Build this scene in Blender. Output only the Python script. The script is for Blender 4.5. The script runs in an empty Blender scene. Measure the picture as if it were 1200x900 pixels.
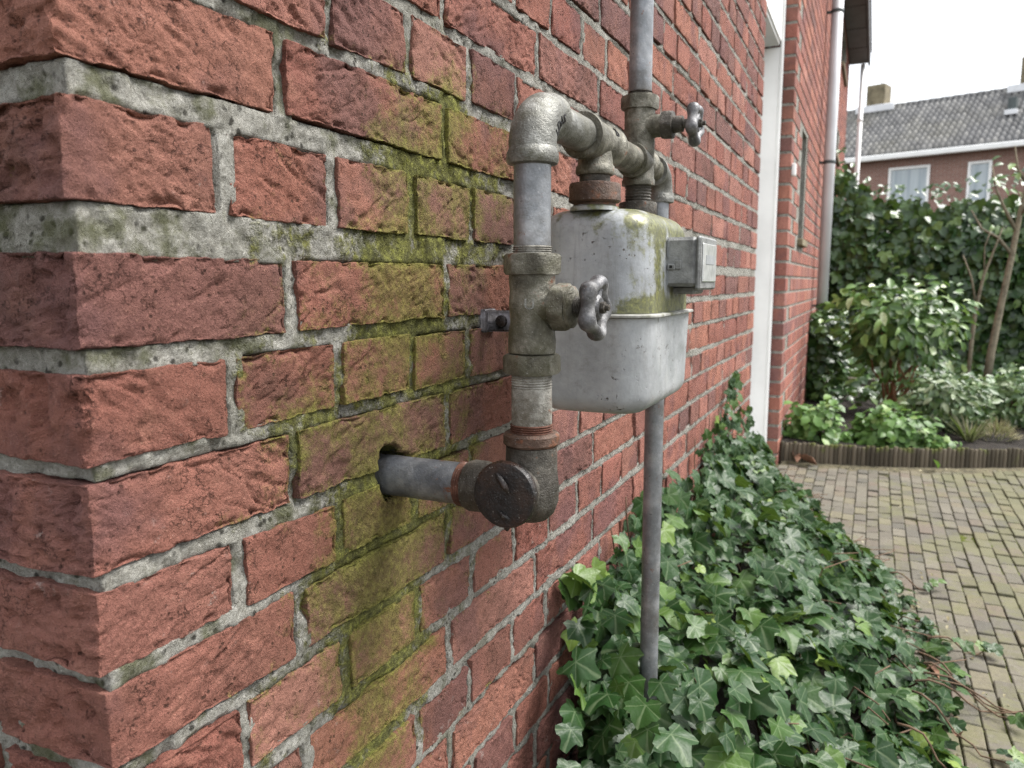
import bpy, math, random
import numpy as np
from math import radians, sin, cos, pi
from mathutils import Vector, Matrix

# ------------------------------------------------------------------ camera, sky, sun, exposure
S = bpy.context.scene
COL = S.collection
CAM = np.array([0.38, 0.0, 0.775])
YAW, PITCH, FPX = radians(25.08), radians(7.6), 900.0
cam_d = bpy.data.cameras.new('camera')
cam_d.sensor_width = 34.6
cam_d.lens = 34.6 * FPX / 1200
cam_d.clip_start, cam_d.clip_end = 0.02, 500
cam_d.dof.use_dof = True
cam_d.dof.focus_distance = 0.66
cam_d.dof.aperture_fstop = 11.0
cam = bpy.data.objects.new('camera', cam_d)
COL.objects.link(cam)
cam.location = CAM
cam.rotation_euler = (radians(90) - PITCH, 0, YAW)
S.camera = cam

SUN_EL, SUN_AZ = radians(54), radians(58)      # azimuth of the bright part of the cloud, from +Y towards +X
W = bpy.data.worlds.new('World'); S.world = W; W.use_nodes = True
wn = W.node_tree; wn.nodes.clear()
sky = wn.nodes.new('ShaderNodeTexSky'); sky.sky_type = 'NISHITA'; sky.sun_disc = False
sky.sun_elevation = SUN_EL; sky.sun_rotation = SUN_AZ
sky.air_density = 1.0; sky.dust_density = 3.0
mixn = wn.nodes.new('ShaderNodeMix'); mixn.data_type = 'RGBA'
mixn.inputs[0].default_value = 0.82            # closed cloud layer over the clear sky
mixn.inputs[7].default_value = (6.4, 6.5, 6.65, 1)
bg = wn.nodes.new('ShaderNodeBackground'); bg.inputs[1].default_value = 0.060
wo = wn.nodes.new('ShaderNodeOutputWorld')
wn.links.new(sky.outputs[0], mixn.inputs[6]); wn.links.new(mixn.outputs[2], bg.inputs[0]); wn.links.new(bg.outputs[0], wo.inputs[0])

sun_d = bpy.data.lights.new('sun', 'SUN'); sun_d.energy = 1.5; sun_d.angle = radians(28); sun_d.color = (1, .97, .93)
sun = bpy.data.objects.new('sun', sun_d); COL.objects.link(sun)
sdir = Vector((sin(SUN_AZ) * cos(SUN_EL), cos(SUN_AZ) * cos(SUN_EL), sin(SUN_EL)))
sun.rotation_euler = sdir.to_track_quat('Z', 'Y').to_euler()

S.view_settings.view_transform = 'Standard'; S.view_settings.look = 'None'
S.view_settings.gamma = 1; S.view_settings.use_curve_mapping = False
S.view_settings.exposure = 2.34
S.render.engine = 'CYCLES'
S.cycles.use_denoising = True
S.cycles.denoising_prefilter = 'NONE'
S.cycles.max_bounces = 6; S.cycles.diffuse_bounces = 3; S.cycles.glossy_bounces = 3; S.cycles.transmission_bounces = 4
S.cycles.sample_clamp_indirect = 6

rng = random.Random(7)
# ------------------------------------------------------------------ numpy helpers
cR = np.array([cos(YAW), sin(YAW), 0]); cF = np.array([-sin(YAW) * cos(PITCH), cos(YAW) * cos(PITCH), -sin(PITCH)]); cU = np.cross(cR, cF)
def seen_size(P):
    """how large a piece at these corners shows (0 when outside the view): only decides which repeats stay single objects"""
    v = np.array(P) - CAM; z = v @ cF
    if z.min() < .05: return 0
    x = 600 + FPX * (v @ cR) / z; y = 450 - FPX * (v @ cU) / z
    if x.max() < 0 or x.min() > 1200 or y.max() < 0 or y.min() > 900: return 0
    return (x.max() - x.min()) * (y.max() - y.min())

def vn(P, seed=0):
    P = np.asarray(P, float); i = np.floor(P).astype(np.int64); f = P - i; u = f * f * (3 - 2 * f)
    def h(a, b, c):
        n = (a * 73856093) ^ (b * 19349663) ^ (c * 83492791) ^ (seed * 40503 + 977)
        n &= 0xffffffff; n = ((n ^ (n >> 15)) * 2246822519) & 0xffffffff; n = ((n ^ (n >> 13)) * 3266489917) & 0xffffffff
        return ((n ^ (n >> 16)) & 0xffff) / 32767.5 - 1
    X, Y, Z = i[..., 0], i[..., 1], i[..., 2]; ux, uy, uz = u[..., 0], u[..., 1], u[..., 2]
    def L(a, b, t): return a + (b - a) * t
    return L(L(L(h(X, Y, Z), h(X+1, Y, Z), ux), L(h(X, Y+1, Z), h(X+1, Y+1, Z), ux), uy),
             L(L(h(X, Y, Z+1), h(X+1, Y, Z+1), ux), L(h(X, Y+1, Z+1), h(X+1, Y+1, Z+1), ux), uy), uz)
def fbm(P, seed=0, o=4):
    P = np.asarray(P, float); r = 0; a = 1.; t = 0
    for k in range(o):
        r = r + a * vn(P, seed + k); t += a; a *= .5; P = P * 2.03 + 11.3
    return r / t
def smooth(a, b, x):
    t = np.clip((x - a) / (b - a), 0, 1); return t * t * (3 - 2 * t)

def link(o, parent=None):
    COL.objects.link(o)
    if parent is not None: o.parent = parent
    return o
def mesh(name, V, F, mat, smooth_=True, attr=None):
    me = bpy.data.meshes.new(name)
    V = np.asarray(V, float)
    me.from_pydata(V.tolist() if not isinstance(F, np.ndarray) else V, [], F if not isinstance(F, np.ndarray) else F.tolist())
    if attr:
        for k, v in attr.items():
            a = me.attributes.new(k, 'FLOAT', 'POINT'); a.data.foreach_set('value', np.asarray(v, np.float32))
    if mat is not None: me.materials.append(mat)
    if smooth_: me.polygons.foreach_set('use_smooth', np.ones(len(me.polygons), bool))
    me.update()
    return me
def obj(name, me, parent=None, loc=None):
    o = bpy.data.objects.new(name, me); link(o, parent)
    if loc is not None: o.location = loc
    return o
def tag(o, label=None, cat=None, group=None, kind=None):
    if label: o['label'] = label
    if cat: o['category'] = cat
    if group: o['group'] = group
    if kind: o['kind'] = kind
    return o
def thing(name, label, cat, group=None, loc=(0, 0, 0)):
    o = bpy.data.objects.new(name, None); o.empty_display_size = .05; o.location = loc; link(o)
    return tag(o, label, cat, group)

class MB:
    """collects verts/faces of one mesh"""
    def __init__(s): s.V = []; s.F = []; s.n = 0; s.A = []
    def add(s, V, F, rnd=0.):
        V = np.asarray(V, float); s.V.append(V); s.F.extend([tuple(int(i) + s.n for i in f) for f in F]); s.n += len(V)
        s.A.append(np.full(len(V), rnd)); return s
    def box(s, a, b, rnd=0., bev=0.):
        a = np.array(a, float); b = np.array(b, float)
        if bev <= 0:
            V = [(x, y, z) for x in (a[0], b[0]) for y in (a[1], b[1]) for z in (a[2], b[2])]
            return s.add(V, [(0,1,3,2),(4,6,7,5),(0,4,5,1),(2,3,7,6),(0,2,6,4),(1,5,7,3)], rnd)
        V, F = bevbox(a, b, bev); return s.add(V, F, rnd)
    def build(s, name, mat, parent=None, smooth_=False, loc=None):
        V = np.concatenate(s.V); return obj(name, mesh(name, V, s.F, mat, smooth_, {'rnd': np.concatenate(s.A)}), parent, loc)
def bevbox(a, b, e):
    a = np.array(a, float); b = np.array(b, float); V = []; idx = {}
    for ix in (0, 1):
        for iy in (0, 1):
            for iz in (0, 1):
                c = np.array([(a, b)[ix][0], (a, b)[iy][1], (a, b)[iz][2]]); s = np.array([1 - 2*ix, 1 - 2*iy, 1 - 2*iz]) * e
                for k in range(3):
                    v = c + s; v[k] = c[k]; idx[(ix, iy, iz, k)] = len(V); V.append(v)
    F = []
    for k in range(3):
        o1, o2 = [i for i in range(3) if i != k]
        for sgn in (0, 1):
            q = []
            for p1, p2 in ((0,0),(1,0),(1,1),(0,1)):
                i = [0,0,0]; i[k] = sgn; i[o1] = p1; i[o2] = p2; q.append(idx[tuple(i) + (k,)])
            if (sgn == 0) ^ (k == 1): q = q[::-1]
            F.append(tuple(q))
        for p1 in (0, 1):            # edges along axis k
            for p2 in (0, 1):
                q = []
                for sgn, kk in ((0, o1), (1, o1), (1, o2), (0, o2)):
                    i = [0,0,0]; i[k] = sgn; i[o1] = p1; i[o2] = p2; q.append(idx[tuple(i) + (kk,)])
                F.append(tuple(q))
    for ix in (0,1):
        for iy in (0,1):
            for iz in (0,1): F.append(tuple(idx[(ix,iy,iz,k)] for k in range(3)))
    return np.array(V), F
def frame(d):
    d = np.asarray(d, float); d = d / np.linalg.norm(d)
    a = np.array([0, 0, 1.]) if abs(d[2]) < .9 else np.array([0, -1., 0])
    u = np.cross(a, d); u /= np.linalg.norm(u); return u, np.cross(d, u), d
def lathe(prof, org, axis, seg=32, rot=0., cap=True):
    """prof: (radius, height along axis)"""
    u, v, d = frame(axis); org = np.asarray(org, float)
    th = np.arange(seg) / seg * 2 * pi + rot; ring = np.cos(th)[:, None] * u + np.sin(th)[:, None] * v
    V = np.concatenate([org + d * h + ring * r for r, h in prof]); n = len(prof); F = []
    for k in range(n - 1):
        for i in range(seg):
            j = (i + 1) % seg; F.append((k*seg+i, k*seg+j, (k+1)*seg+j, (k+1)*seg+i))
    if cap: F.append(tuple(range(seg))[::-1]); F.append(tuple((n-1)*seg + i for i in range(seg)))
    return V, F
def sweep(path, rad, seg=12, cap=True):
    P = np.asarray(path, float); n = len(P); rad = np.broadcast_to(rad, n)
    T = np.gradient(P, axis=0); T /= np.linalg.norm(T, axis=1)[:, None]
    u, v, d = frame(T[0]); V = []; F = []; th = np.arange(seg) / seg * 2 * pi
    for k in range(n):
        u = u - T[k] * (u @ T[k]); u /= np.linalg.norm(u); v = np.cross(T[k], u)
        V.append(P[k] + (np.cos(th)[:, None] * u + np.sin(th)[:, None] * v) * rad[k])
    for k in range(n - 1):
        for i in range(seg):
            j = (i + 1) % seg; F.append((k*seg+i, k*seg+j, (k+1)*seg+j, (k+1)*seg+i))
    if cap: F.append(tuple(range(seg))[::-1]); F.append(tuple((n-1)*seg + i for i in range(seg)))
    return np.concatenate(V), F

# ------------------------------------------------------------------ material helpers
class G:
    def __init__(s, name):
        s.m = bpy.data.materials.new(name); s.m.use_nodes = True; s.t = s.m.node_tree; s.t.nodes.clear()
        s.out = s.t.nodes.new('ShaderNodeOutputMaterial')
    def n(s, typ, ins=None, **props):
        nd = s.t.nodes.new(typ)
        for k, v in props.items(): setattr(nd, k, v)
        for k, v in (ins or {}).items():
            if isinstance(v, bpy.types.NodeSocket): s.t.links.new(v, nd.inputs[k])
            else: nd.inputs[k].default_value = v
        return nd
    def M(s, op, a, b=0., c=0., clamp=False):
        return s.n('ShaderNodeMath', {0: a, 1: b, 2: c}, operation=op, use_clamp=clamp).outputs[0]
    def mix(s, f, a, b, mode='MIX'):
        return s.n('ShaderNodeMix', {0: f, 6: s.c(a), 7: s.c(b)}, data_type='RGBA', blend_type=mode).outputs[2]
    def c(s, v): return v if isinstance(v, bpy.types.NodeSocket) else (v[0], v[1], v[2], 1)
    def ramp(s, f, stops, interp='LINEAR'):
        r = s.n('ShaderNodeValToRGB', {0: f}); e = r.color_ramp; e.interpolation = interp
        while len(e.elements) < len(stops): e.elements.new(.5)
        for el, (p, col) in zip(e.elements, stops):
            el.position = p; el.color = (col, col, col, 1) if isinstance(col, (int, float)) else (*col, 1)
        return r.outputs[0]
    def noise(s, vec, scale, detail=4., rough=.55, dist=0.):
        return s.n('ShaderNodeTexNoise', {'Vector': vec, 'Scale': scale, 'Detail': detail, 'Roughness': rough, 'Distortion': dist}).outputs[0]
    def pos(s): return s.n('ShaderNodeNewGeometry').outputs['Position']
    def objco(s): return s.n('ShaderNodeTexCoord').outputs['Object']
    def attr(s, name): return s.n('ShaderNodeAttribute', attribute_name=name).outputs['Fac']
    def rnd(s, name='rnd'):
        return s.M('FRACT', s.M('ADD', s.attr(name), s.n('ShaderNodeObjectInfo').outputs['Random']))
    def mapr(s, v, a, b, c=0., d=1.):
        return s.n('ShaderNodeMapRange', {0: v, 1: a, 2: b, 3: c, 4: d}, interpolation_type='SMOOTHSTEP').outputs[0]
    def bump(s, h, dist, strength=1., prev=None):
        i = {'Height': h, 'Distance': dist, 'Strength': strength}
        if prev is not None: i['Normal'] = prev
        return s.n('ShaderNodeBump', i).outputs[0]
    def bsdf(s, col, rough=.8, normal=None, metal=0., spec=.5, **extra):
        i = {'Base Color': s.c(col), 'Roughness': rough, 'Metallic': metal, 'Specular IOR Level': spec}
        if normal is not None: i['Normal'] = normal
        i.update(extra)
        b = s.n('ShaderNodeBsdfPrincipled', i); s.t.links.new(b.outputs[0], s.out.inputs[0]); return s.m

def moss_mask(g, p, bias, width=.25):
    """where damp keeps the wall green: patches around the pipes, running down below them"""
    x, y, z = g.n('ShaderNodeSeparateXYZ', {0: p}).outputs
    yy = g.M('DIVIDE', g.M('SUBTRACT', y, g.M('ADD', .61, g.M('MULTIPLY', g.M('SUBTRACT', z, .75), .22))), .20)
    band = g.M('POWER', 2.718, g.M('MULTIPLY', -1., g.M('MULTIPLY', yy, yy)))
    e = g.M('MULTIPLY', g.M('MULTIPLY', band, g.mapr(z, 1.07, .90)), g.mapr(z, .10, .60, .60, 1.))
    big = g.noise(p, 8.5, 3., .5)
    mid = g.noise(p, 38., 5., .65)
    fin = g.noise(p, 230., 4., .7)
    nz = g.M('ADD', g.M('MULTIPLY', g.M('SUBTRACT', big, .5), 1.5), g.M('ADD', g.M('MULTIPLY', g.M('SUBTRACT', mid, .5), 1.5), g.M('MULTIPLY', g.M('SUBTRACT', fin, .5), .7)))
    v = g.M('ADD', g.M('MULTIPLY', e, 1.0), g.M('ADD', nz, bias))
    return g.mapr(v, .62, .62 + width), e, fin

def brick_material(name, fine=True, moss=True):
    g = G(name); p = g.pos(); r = g.rnd()
    base = g.ramp(r, [(0., (.270, .113, .088)), (.12, (.360, .152, .114)), (.24, (.185, .086, .075)), (.38, (.395, .185, .144)), (.52, (.280, .106, .081)), (.64, (.165, .090, .083)), (.78, (.370, .160, .112)), (.90, (.235, .094, .072)), (1., (.325, .132, .096))])
    base = g.mix(g.mapr(g.noise(p, 13., 5., .6), .42, .70, 0., .42), base, (.150, .068, .056))
    base = g.mix(g.mapr(g.noise(p, 30., 7., .72), .50, .74, 0., .45), base, (.42, .205, .15))
    # gritty sanded face: light and dark grains of several sizes
    g1 = g.noise(p, 120., 8., .78); g2 = g.noise(p, 520., 3., .7)
    base = g.mix(g.mapr(g1, .50, .30, 0., .75), base, (.085, .034, .028))
    base = g.mix(g.mapr(g2, .58, .72, 0., .55), base, (.50, .27, .20))
    base = g.mix(g.mapr(g2, .40, .28, 0., .70), base, (.06, .026, .022))
    base = g.mix(g.M('MULTIPLY', g.mapr(g.noise(p, 6.5), .52, .64), .55), base, (.17, .085, .085))
    lime = g.M('MULTIPLY', g.mapr(g.noise(p, 75., 8., .8), .58, .68), g.mapr(g.noise(p, 5.), .52, .66))
    base = g.mix(g.M('MULTIPLY', lime, .65), base, (.52, .47, .43))
    soot = g.mapr(g.noise(p, 4.2, 4., .6), .55, .72, 0., .55)
    base = g.mix(soot, base, (.10, .055, .045))
    if fine:
        # thin drying cracks, only here and there
        wv = g.n('ShaderNodeMix', {0: .12, 4: p, 5: g.n('ShaderNodeTexNoise', {'Vector': p, 'Scale': 40., 'Detail': 4.}).outputs[1]}, data_type='VECTOR').outputs[1]
        cr = g.n('ShaderNodeTexVoronoi', {'Vector': wv, 'Scale': 38.}, feature='DISTANCE_TO_EDGE').outputs[0]
        cm = g.mapr(g.M('ADD', g.noise(p, 19., 3.), g.M('MULTIPLY', g.M('SUBTRACT', g.noise(p, 90., 3.), .5), .5)), .55, .63)
        crack = g.M('MULTIPLY', g.mapr(cr, .045, .0), cm)
        base = g.mix(g.M('MULTIPLY', crack, .75), base, (.05, .022, .018))
        pit = g.n('ShaderNodeTexVoronoi', {'Vector': p, 'Scale': 170.}).outputs[0]
        pitm = g.M('MULTIPLY', g.mapr(pit, .26, .12), g.mapr(g.noise(p, 33., 3.), .50, .60))
        base = g.mix(g.M('MULTIPLY', pitm, .8), base, (.045, .02, .016))
        nrm = g.bump(g.M('MULTIPLY', crack, -1.), .0030, 1.)
        nrm = g.bump(g.M('MULTIPLY', pitm, -1.), .0030, 1., nrm)
        nrm = g.bump(g1, .0058, 1., nrm)
        nrm = g.bump(g2, .0026, 1., nrm)
    else:
        nrm = g.bump(g1, .005, .9)
    if moss:
        mm, e, fin = moss_mask(g, p, .0, .55)
        edge = g.attr('edge')
        me_, _, _ = moss_mask(g, p, .08, .30)
        mcol = g.ramp(g.noise(p, 150., 6., .75), [(.32, (.060, .058, .017)), (.5, (.175, .165, .042)), (.68, (.37, .365, .085))])
        base = g.mix(g.M('MULTIPLY', mm, .68), base, mcol)
        base = g.mix(g.M('MULTIPLY', g.M('MULTIPLY', me_, edge), .6), base, g.ramp(fin, [(.35, (.09, .095, .018)), (.65, (.32, .34, .06))]))
        base = g.mix(g.M('MULTIPLY', e, .16), base, (.15, .13, .05))
    return g.bsdf(base, .9, nrm, spec=.2)

def mortar_material(name, moss=True):
    g = G(name); p = g.pos()
    n1 = g.M('ADD', g.M('MULTIPLY', g.noise(p, 55., 8., .8), .6), g.M('MULTIPLY', g.noise(p, 260., 3., .7), .4))
    base = g.ramp(n1, [(.30, (.13, .124, .104)), (.44, (.315, .305, .268)), (.56, (.46, .448, .405)), (.70, (.68, .665, .615))])
    base = g.mix(g.mapr(g.noise(p, 9., 4.), .46, .66, 0., .5), base, (.20, .195, .16))
    grain = g.noise(p, 380., 4., .75)
    base = g.mix(g.mapr(grain, .56, .70, 0., .7), base, (.68, .66, .61))
    base = g.mix(g.mapr(grain, .43, .31, 0., .6), base, (.09, .083, .066))
    pit = g.n('ShaderNodeTexVoronoi', {'Vector': p, 'Scale': 135.}).outputs[0]
    pm = g.M('MULTIPLY', g.mapr(pit, .34, .16), g.mapr(g.noise(p, 28., 3.), .47, .57))
    base = g.mix(g.M('MULTIPLY', pm, .85), base, (.035, .032, .026))
    nrm = g.bump(g.M('MULTIPLY', pm, -1.), .004, 1.)
    nrm = g.bump(g.noise(p, 150., 8., .8), .012, 1., nrm)
    nrm = g.bump(grain, .004, 1., nrm)
    if moss:
        mm, e, fin = moss_mask(g, p, .08, .36)
        mcol = g.ramp(g.noise(p, 130., 6., .75), [(.32, (.06, .06, .016)), (.5, (.19, .19, .045)), (.66, (.42, .43, .085))])
        base = g.mix(g.M('MULTIPLY', mm, .9), base, mcol)
        x, y, z2 = g.n('ShaderNodeSeparateXYZ', {0: p}).outputs
        alg_shade = g.M('MULTIPLY', g.mapr(g.noise(p, 22., 5., .65), .50, .64, 0., .75), g.mapr(y, 1.1, .3))
        base = g.mix(alg_shade, base, (.105, .112, .045))  # patchy green algae, deepened to paint in shadow on the joints
        nrm = g.bump(g.M('MULTIPLY', g.noise(p, 300., 5., .75), mm), .007, 1., nrm)
    return g.bsdf(base, .95, nrm, spec=.12)

M = {}
M['brick'] = brick_material('brick_red')
M['brick_far'] = brick_material('brick_red_plain', False, False)
M['mortar'] = mortar_material('mortar_sandy')
M['mortar_far'] = mortar_material('mortar_plain', False)

def metal_material(name, cols, rough=.5, metal=.35, grime=(.075, .07, .045), gr=.5, scale=40., rust=0., bumpd=.0008, pits=0.):
    g = G(name); p = g.pos()
    base = g.ramp(g.noise(p, scale, 6., .65), [(.3, cols[0]), (.5, cols[1]), (.7, cols[2])])
    base = g.mix(g.mapr(g.noise(p, scale * .45, 5., .7), .47, .68, 0., gr), base, grime)
    sp = g.noise(p, 480., 3., .7)
    base = g.mix(g.mapr(sp, .63, .72, 0., .45), base, (.5, .5, .47))
    base = g.mix(g.mapr(sp, .35, .27, 0., .5), base, (.05, .04, .03))
    if rust: base = g.mix(g.mapr(g.noise(p, 55., 6., .75), .62 - rust * .25, .70 - rust * .2, 0., .9), base, (.16, .062, .03))
    nrm = g.bump(g.noise(p, 190., 5., .7), bumpd, .9)
    nrm = g.bump(g.noise(p, 700., 3., .6), bumpd * .5, .7, nrm)
    rr = g.mapr(g.noise(p, 70., 4.), .3, .7, rough - .1, rough + .18)
    return g.bsdf(base, rr, nrm, metal=metal, spec=.4)
M['pipe'] = metal_material('galvanised_pipe', [(.115, .122, .131), (.195, .205, .217), (.33, .338, .348)], .36, .5, (.09, .08, .065), .65, 30., rust=.02, bumpd=.0006)
M['pipe_dark'] = metal_material('weathered_pipe', [(.055, .06, .07), (.13, .138, .15), (.26, .265, .27)], .40, .45, (.055, .045, .035), .6, 36., rust=.03, bumpd=.0008)
M['cast'] = metal_material('cast_fitting', [(.045, .041, .030), (.11, .104, .080), (.27, .26, .22)], .48, .4, (.055, .052, .022), .6, 55., rust=.06, bumpd=.0016)
M['cast_light'] = metal_material('zinc_elbow', [(.075, .073, .062), (.155, .155, .14), (.34, .34, .32)], .44, .45, (.062, .058, .03), .65, 42., bumpd=.0014)
M['dark_iron'] = metal_material('dark_iron', [(.008, .008, .009), (.016, .015, .015), (.045, .028, .02)], .28, .2, (.05, .02, .012), .6, 30., bumpd=.0010)
M['grimy'] = metal_material('grimy_iron', [(.028, .025, .020), (.062, .056, .047), (.15, .14, .12)], .52, .35, (.04, .028, .018), .6, 55., rust=.12, bumpd=.0018)
M['rusty'] = metal_material('rusty_nut', [(.040, .022, .015), (.078, .046, .032), (.15, .10, .075)], .60, .15, (.04, .03, .018), .6, 70., rust=.35, bumpd=.0018)
M['rust_red'] = metal_material('red_rust', [(.040, .016, .010), (.080, .030, .017), (.15, .065, .04)], .75, .05, (.05, .022, .014), .5, 110., bumpd=.0014)
M['wheel'] = metal_material('worn_wheel', [(.05, .05, .052), (.13, .13, .135), (.30, .30, .30)], .46, .4, (.022, .02, .018), .7, 70., rust=.03, bumpd=.0008)
M['putty'] = metal_material('thread_sealant', [(.085, .078, .062), (.20, .19, .165), (.42, .41, .37)], .75, 0., (.075, .058, .034), .7, 60., rust=.12, bumpd=.0026)
M['bracket'] = metal_material('bracket_steel', [(.03, .028, .028), (.075, .07, .072), (.18, .17, .185)], .34, .55, (.025, .02, .02), .5, 60.)

def meter_material(name, algae=1.0):
    g = G(name); p = g.pos(); x, y, z = g.n('ShaderNodeSeparateXYZ', {0: p}).outputs
    base = g.ramp(g.noise(p, 16., 6., .65), [(.3, (.225, .236, .245)), (.5, (.325, .34, .352)), (.72, (.43, .44, .447))])
    base = g.mix(g.mapr(g.noise(p, 60., 7., .75), .52, .72, 0., .5), base, (.17, .165, .15))
    st = g.n('ShaderNodeMapping', {'Vector': p, 'Scale': (70, 70, 6)}).outputs[0]
    streak = g.mapr(g.noise(st, 1., 6., .7), .50, .72)
    base = g.mix(g.M('MULTIPLY', streak, .6 if algae else .22), base, (.11, .105, .085))
    sm = g.noise(p, 130., 5., .7)
    chipm = g.M('MULTIPLY', g.mapr(sm, .605, .645), g.mapr(g.noise(p, 21., 3.), .48, .58))
    base = g.mix(g.M('MULTIPLY', chipm, .9), base, (.05, .034, .024))
    rust = g.M('MULTIPLY', g.mapr(g.noise(p, 45., 6., .75), .60, .68), g.mapr(z, .668, .650))
    base = g.mix(g.M('MULTIPLY', rust, .7), base, (.10, .06, .04))
    if algae:
        nz = g.M('ADD', g.M('MULTIPLY', g.noise(st, .45, 4., .6), .7), g.M('MULTIPLY', g.noise(p, 80., 7., .75), .55))
        top = g.mapr(z, .790, .845, .0, .20)
        low = g.mapr(z, .772, .742, .0, .26)
        side = g.mapr(x, .155, .190, 0., .20)
        e = g.M('ADD', nz, g.M('ADD', g.M('MAXIMUM', top, low), side))
        al = g.mapr(e, .755, .92)
        acol = g.ramp(g.noise(p, 190., 5., .7), [(.3, (.035, .036, .010)), (.52, (.095, .096, .022)), (.72, (.22, .225, .05))])
        base = g.mix(g.M('MULTIPLY', al, .9), base, acol)
    nrm = g.bump(g.M('MULTIPLY', chipm, -1.), .0008, .8)
    nrm = g.bump(g.noise(p, 240., 5., .65), .0005, .7, nrm)
    nrm = g.bump(g.noise(p, 18., 2.), .005, .4, nrm)
    return g.bsdf(base, g.mapr(g.noise(p, 60., 5.), .3, .7, .28, .55), nrm, metal=.15, spec=.45)
M['meter_up'] = meter_material('grey_enamel_mossy')
M['meter_low'] = meter_material('grey_enamel', 0.)
M['rim'] = metal_material('rim_enamel', [(.16, .16, .14), (.30, .30, .28), (.42, .42, .40)], .5, .1, (.10, .105, .03), .85, 45., bumpd=.0006)
def plain(name, col, rough=.6, var=.12, scale=8., bumpd=0., spec=.4, metal=0.):
    g = G(name); p = g.pos(); nz = g.noise(p, scale, 5., .6)
    a = tuple(c * (1 - var * 2) for c in col); b = tuple(min(1, c * (1 + var)) for c in col)
    base = g.ramp(nz, [(.3, a), (.55, col), (.75, b)])
    return g.bsdf(base, rough, g.bump(g.noise(p, scale * 8, 4., .6), bumpd, .7) if bumpd else None, spec=spec, metal=metal)
M['box_grey'] = plain('counter_grey', (.19, .195, .19), .5, .3, 60., .0010)
M['white_paint'] = plain('white_paint', (.78, .785, .775), .45, .05, 6.)
M['soffit_shaded_white'] = plain('soffit_shaded_white', (.45, .45, .435), .6, .05, 6.)  # white underside board with its shade put into the grey
M['stone_step'] = plain('stone_step', (.36, .36, .34), .85, .2, 20., .002)
M['plinth'] = plain('grey_plinth', (.20, .21, .215), .8, .2, 20., .001)
M['zinc'] = plain('zinc_drain', (.64, .65, .67), .4, .08, 4., 0, .5, .1)
M['zinc_dark'] = plain('cast_drain_foot', (.07, .085, .085), .6, .2, 12.)
M['soffit_dark'] = plain('eave_board', (.10, .10, .105), .6, .15, 10.)
M['brown_brick'] = plain('yellow_brown_brick', (.20, .17, .11), .9, .25, 5., .01)
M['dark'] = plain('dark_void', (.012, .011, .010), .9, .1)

def dark_glass():
    g = G('window_glass'); return g.bsdf((.05, .06, .07), .08, spec=.8)
M['glass'] = dark_glass()
def net_glass():
    g = G('curtain_behind_glass'); p = g.pos()
    w = g.noise(g.n('ShaderNodeMapping', {'Vector': p, 'Scale': (6, 6, .3)}).outputs[0], 1.5, 3.)
    return g.bsdf(g.ramp(w, [(.35, (.26, .31, .34)), (.65, (.38, .43, .46))]), .15, spec=.6)
M['net'] = net_glass()
def lens_mat():
    g = G('counter_lens'); p = g.pos()
    return g.bsdf(g.ramp(g.noise(p, 90., 4.), [(.35, (.34, .35, .34)), (.65, (.50, .51, .50))]), .12, spec=.7)
M['lens'] = lens_mat()

def leaf_material(name, stops, rough=.34, vein=.0, trans=.25, spec=.5, edge=None, dusty=0.):
    g = G(name); r = g.rnd('rnd'); p = g.pos()
    base = g.ramp(r, stops)
    if vein:
        v = g.attr('vein'); base = g.mix(g.M('MULTIPLY', g.mapr(v, .80, .99), vein), base, (.28, .34, .20))
    if edge is not None: base = g.mix(g.mapr(g.attr('vein'), .35, .1), base, edge)
    base = g.mix(g.mapr(g.noise(p, 60., 4.), .45, .75, 0., .35), base, (.02, .035, .012))
    if dusty: base = g.mix(g.mapr(g.noise(p, 30., 5., .7), .45, .7, 0., dusty), base, (.30, .36, .30))
    nrm = g.bump(g.noise(p, 220., 3.), .0012, .5)
    i = {'Base Color': base, 'Roughness': rough, 'Specular IOR Level': spec, 'Normal': nrm}
    b = g.n('ShaderNodeBsdfPrincipled', i)
    tcol = g.mix(.6, base, (.18, .30, .04))
    t = g.n('ShaderNodeBsdfTranslucent', {0: tcol})
    mx = g.n('ShaderNodeMixShader', {0: trans, 1: b.outputs[0], 2: t.outputs[0]})
    g.t.links.new(mx.outputs[0], g.out.inputs[0]); return g.m
M['ivy'] = leaf_material('ivy_leaf', [(0, (.010, .034, .009)), (.35, (.020, .054, .013)), (.6, (.014, .042, .012)), (.84, (.037, .082, .017)), (.965, (.075, .135, .025)), (1., (.17, .235, .045))], .40, .26, .13, .24, dusty=.0)
M['ivy_far'] = leaf_material('ivy_leaf_dark', [(0, (.018, .045, .016)), (.5, (.034, .078, .022)), (.85, (.065, .125, .032)), (1., (.12, .19, .05))], .32, 0., .12, .45)
M['shrub'] = leaf_material('shrub_leaf', [(0, (.035, .075, .018)), (.35, (.055, .125, .025)), (.65, (.11, .21, .045)), (.88, (.24, .36, .12)), (1., (.5, .56, .34))], .36, 0., .22, .5)
M['herb'] = leaf_material('groundcover_leaf', [(0, (.06, .13, .03)), (.5, (.10, .20, .045)), (.85, (.16, .29, .075)), (1., (.28, .38, .14))], .45, 0., .3, .4)
M['variegated'] = leaf_material('variegated_leaf', [(0, (.05, .10, .04)), (.4, (.085, .145, .06)), (.7, (.15, .215, .095)), (1., (.34, .39, .25))], .4, 0., .2, .45)
M['straw'] = leaf_material('dry_straw', [(0, (.16, .13, .07)), (.5, (.30, .26, .16)), (1., (.42, .38, .27))], .8, 0., .2, .2)
M['spike'] = leaf_material('spiky_leaf', [(0, (.07, .08, .03)), (.5, (.16, .16, .08)), (1., (.30, .28, .18))], .55, 0., .2, .3)
M['bark'] = plain('pale_bark', (.23, .20, .14), .9, .25, 30., .003)
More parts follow.
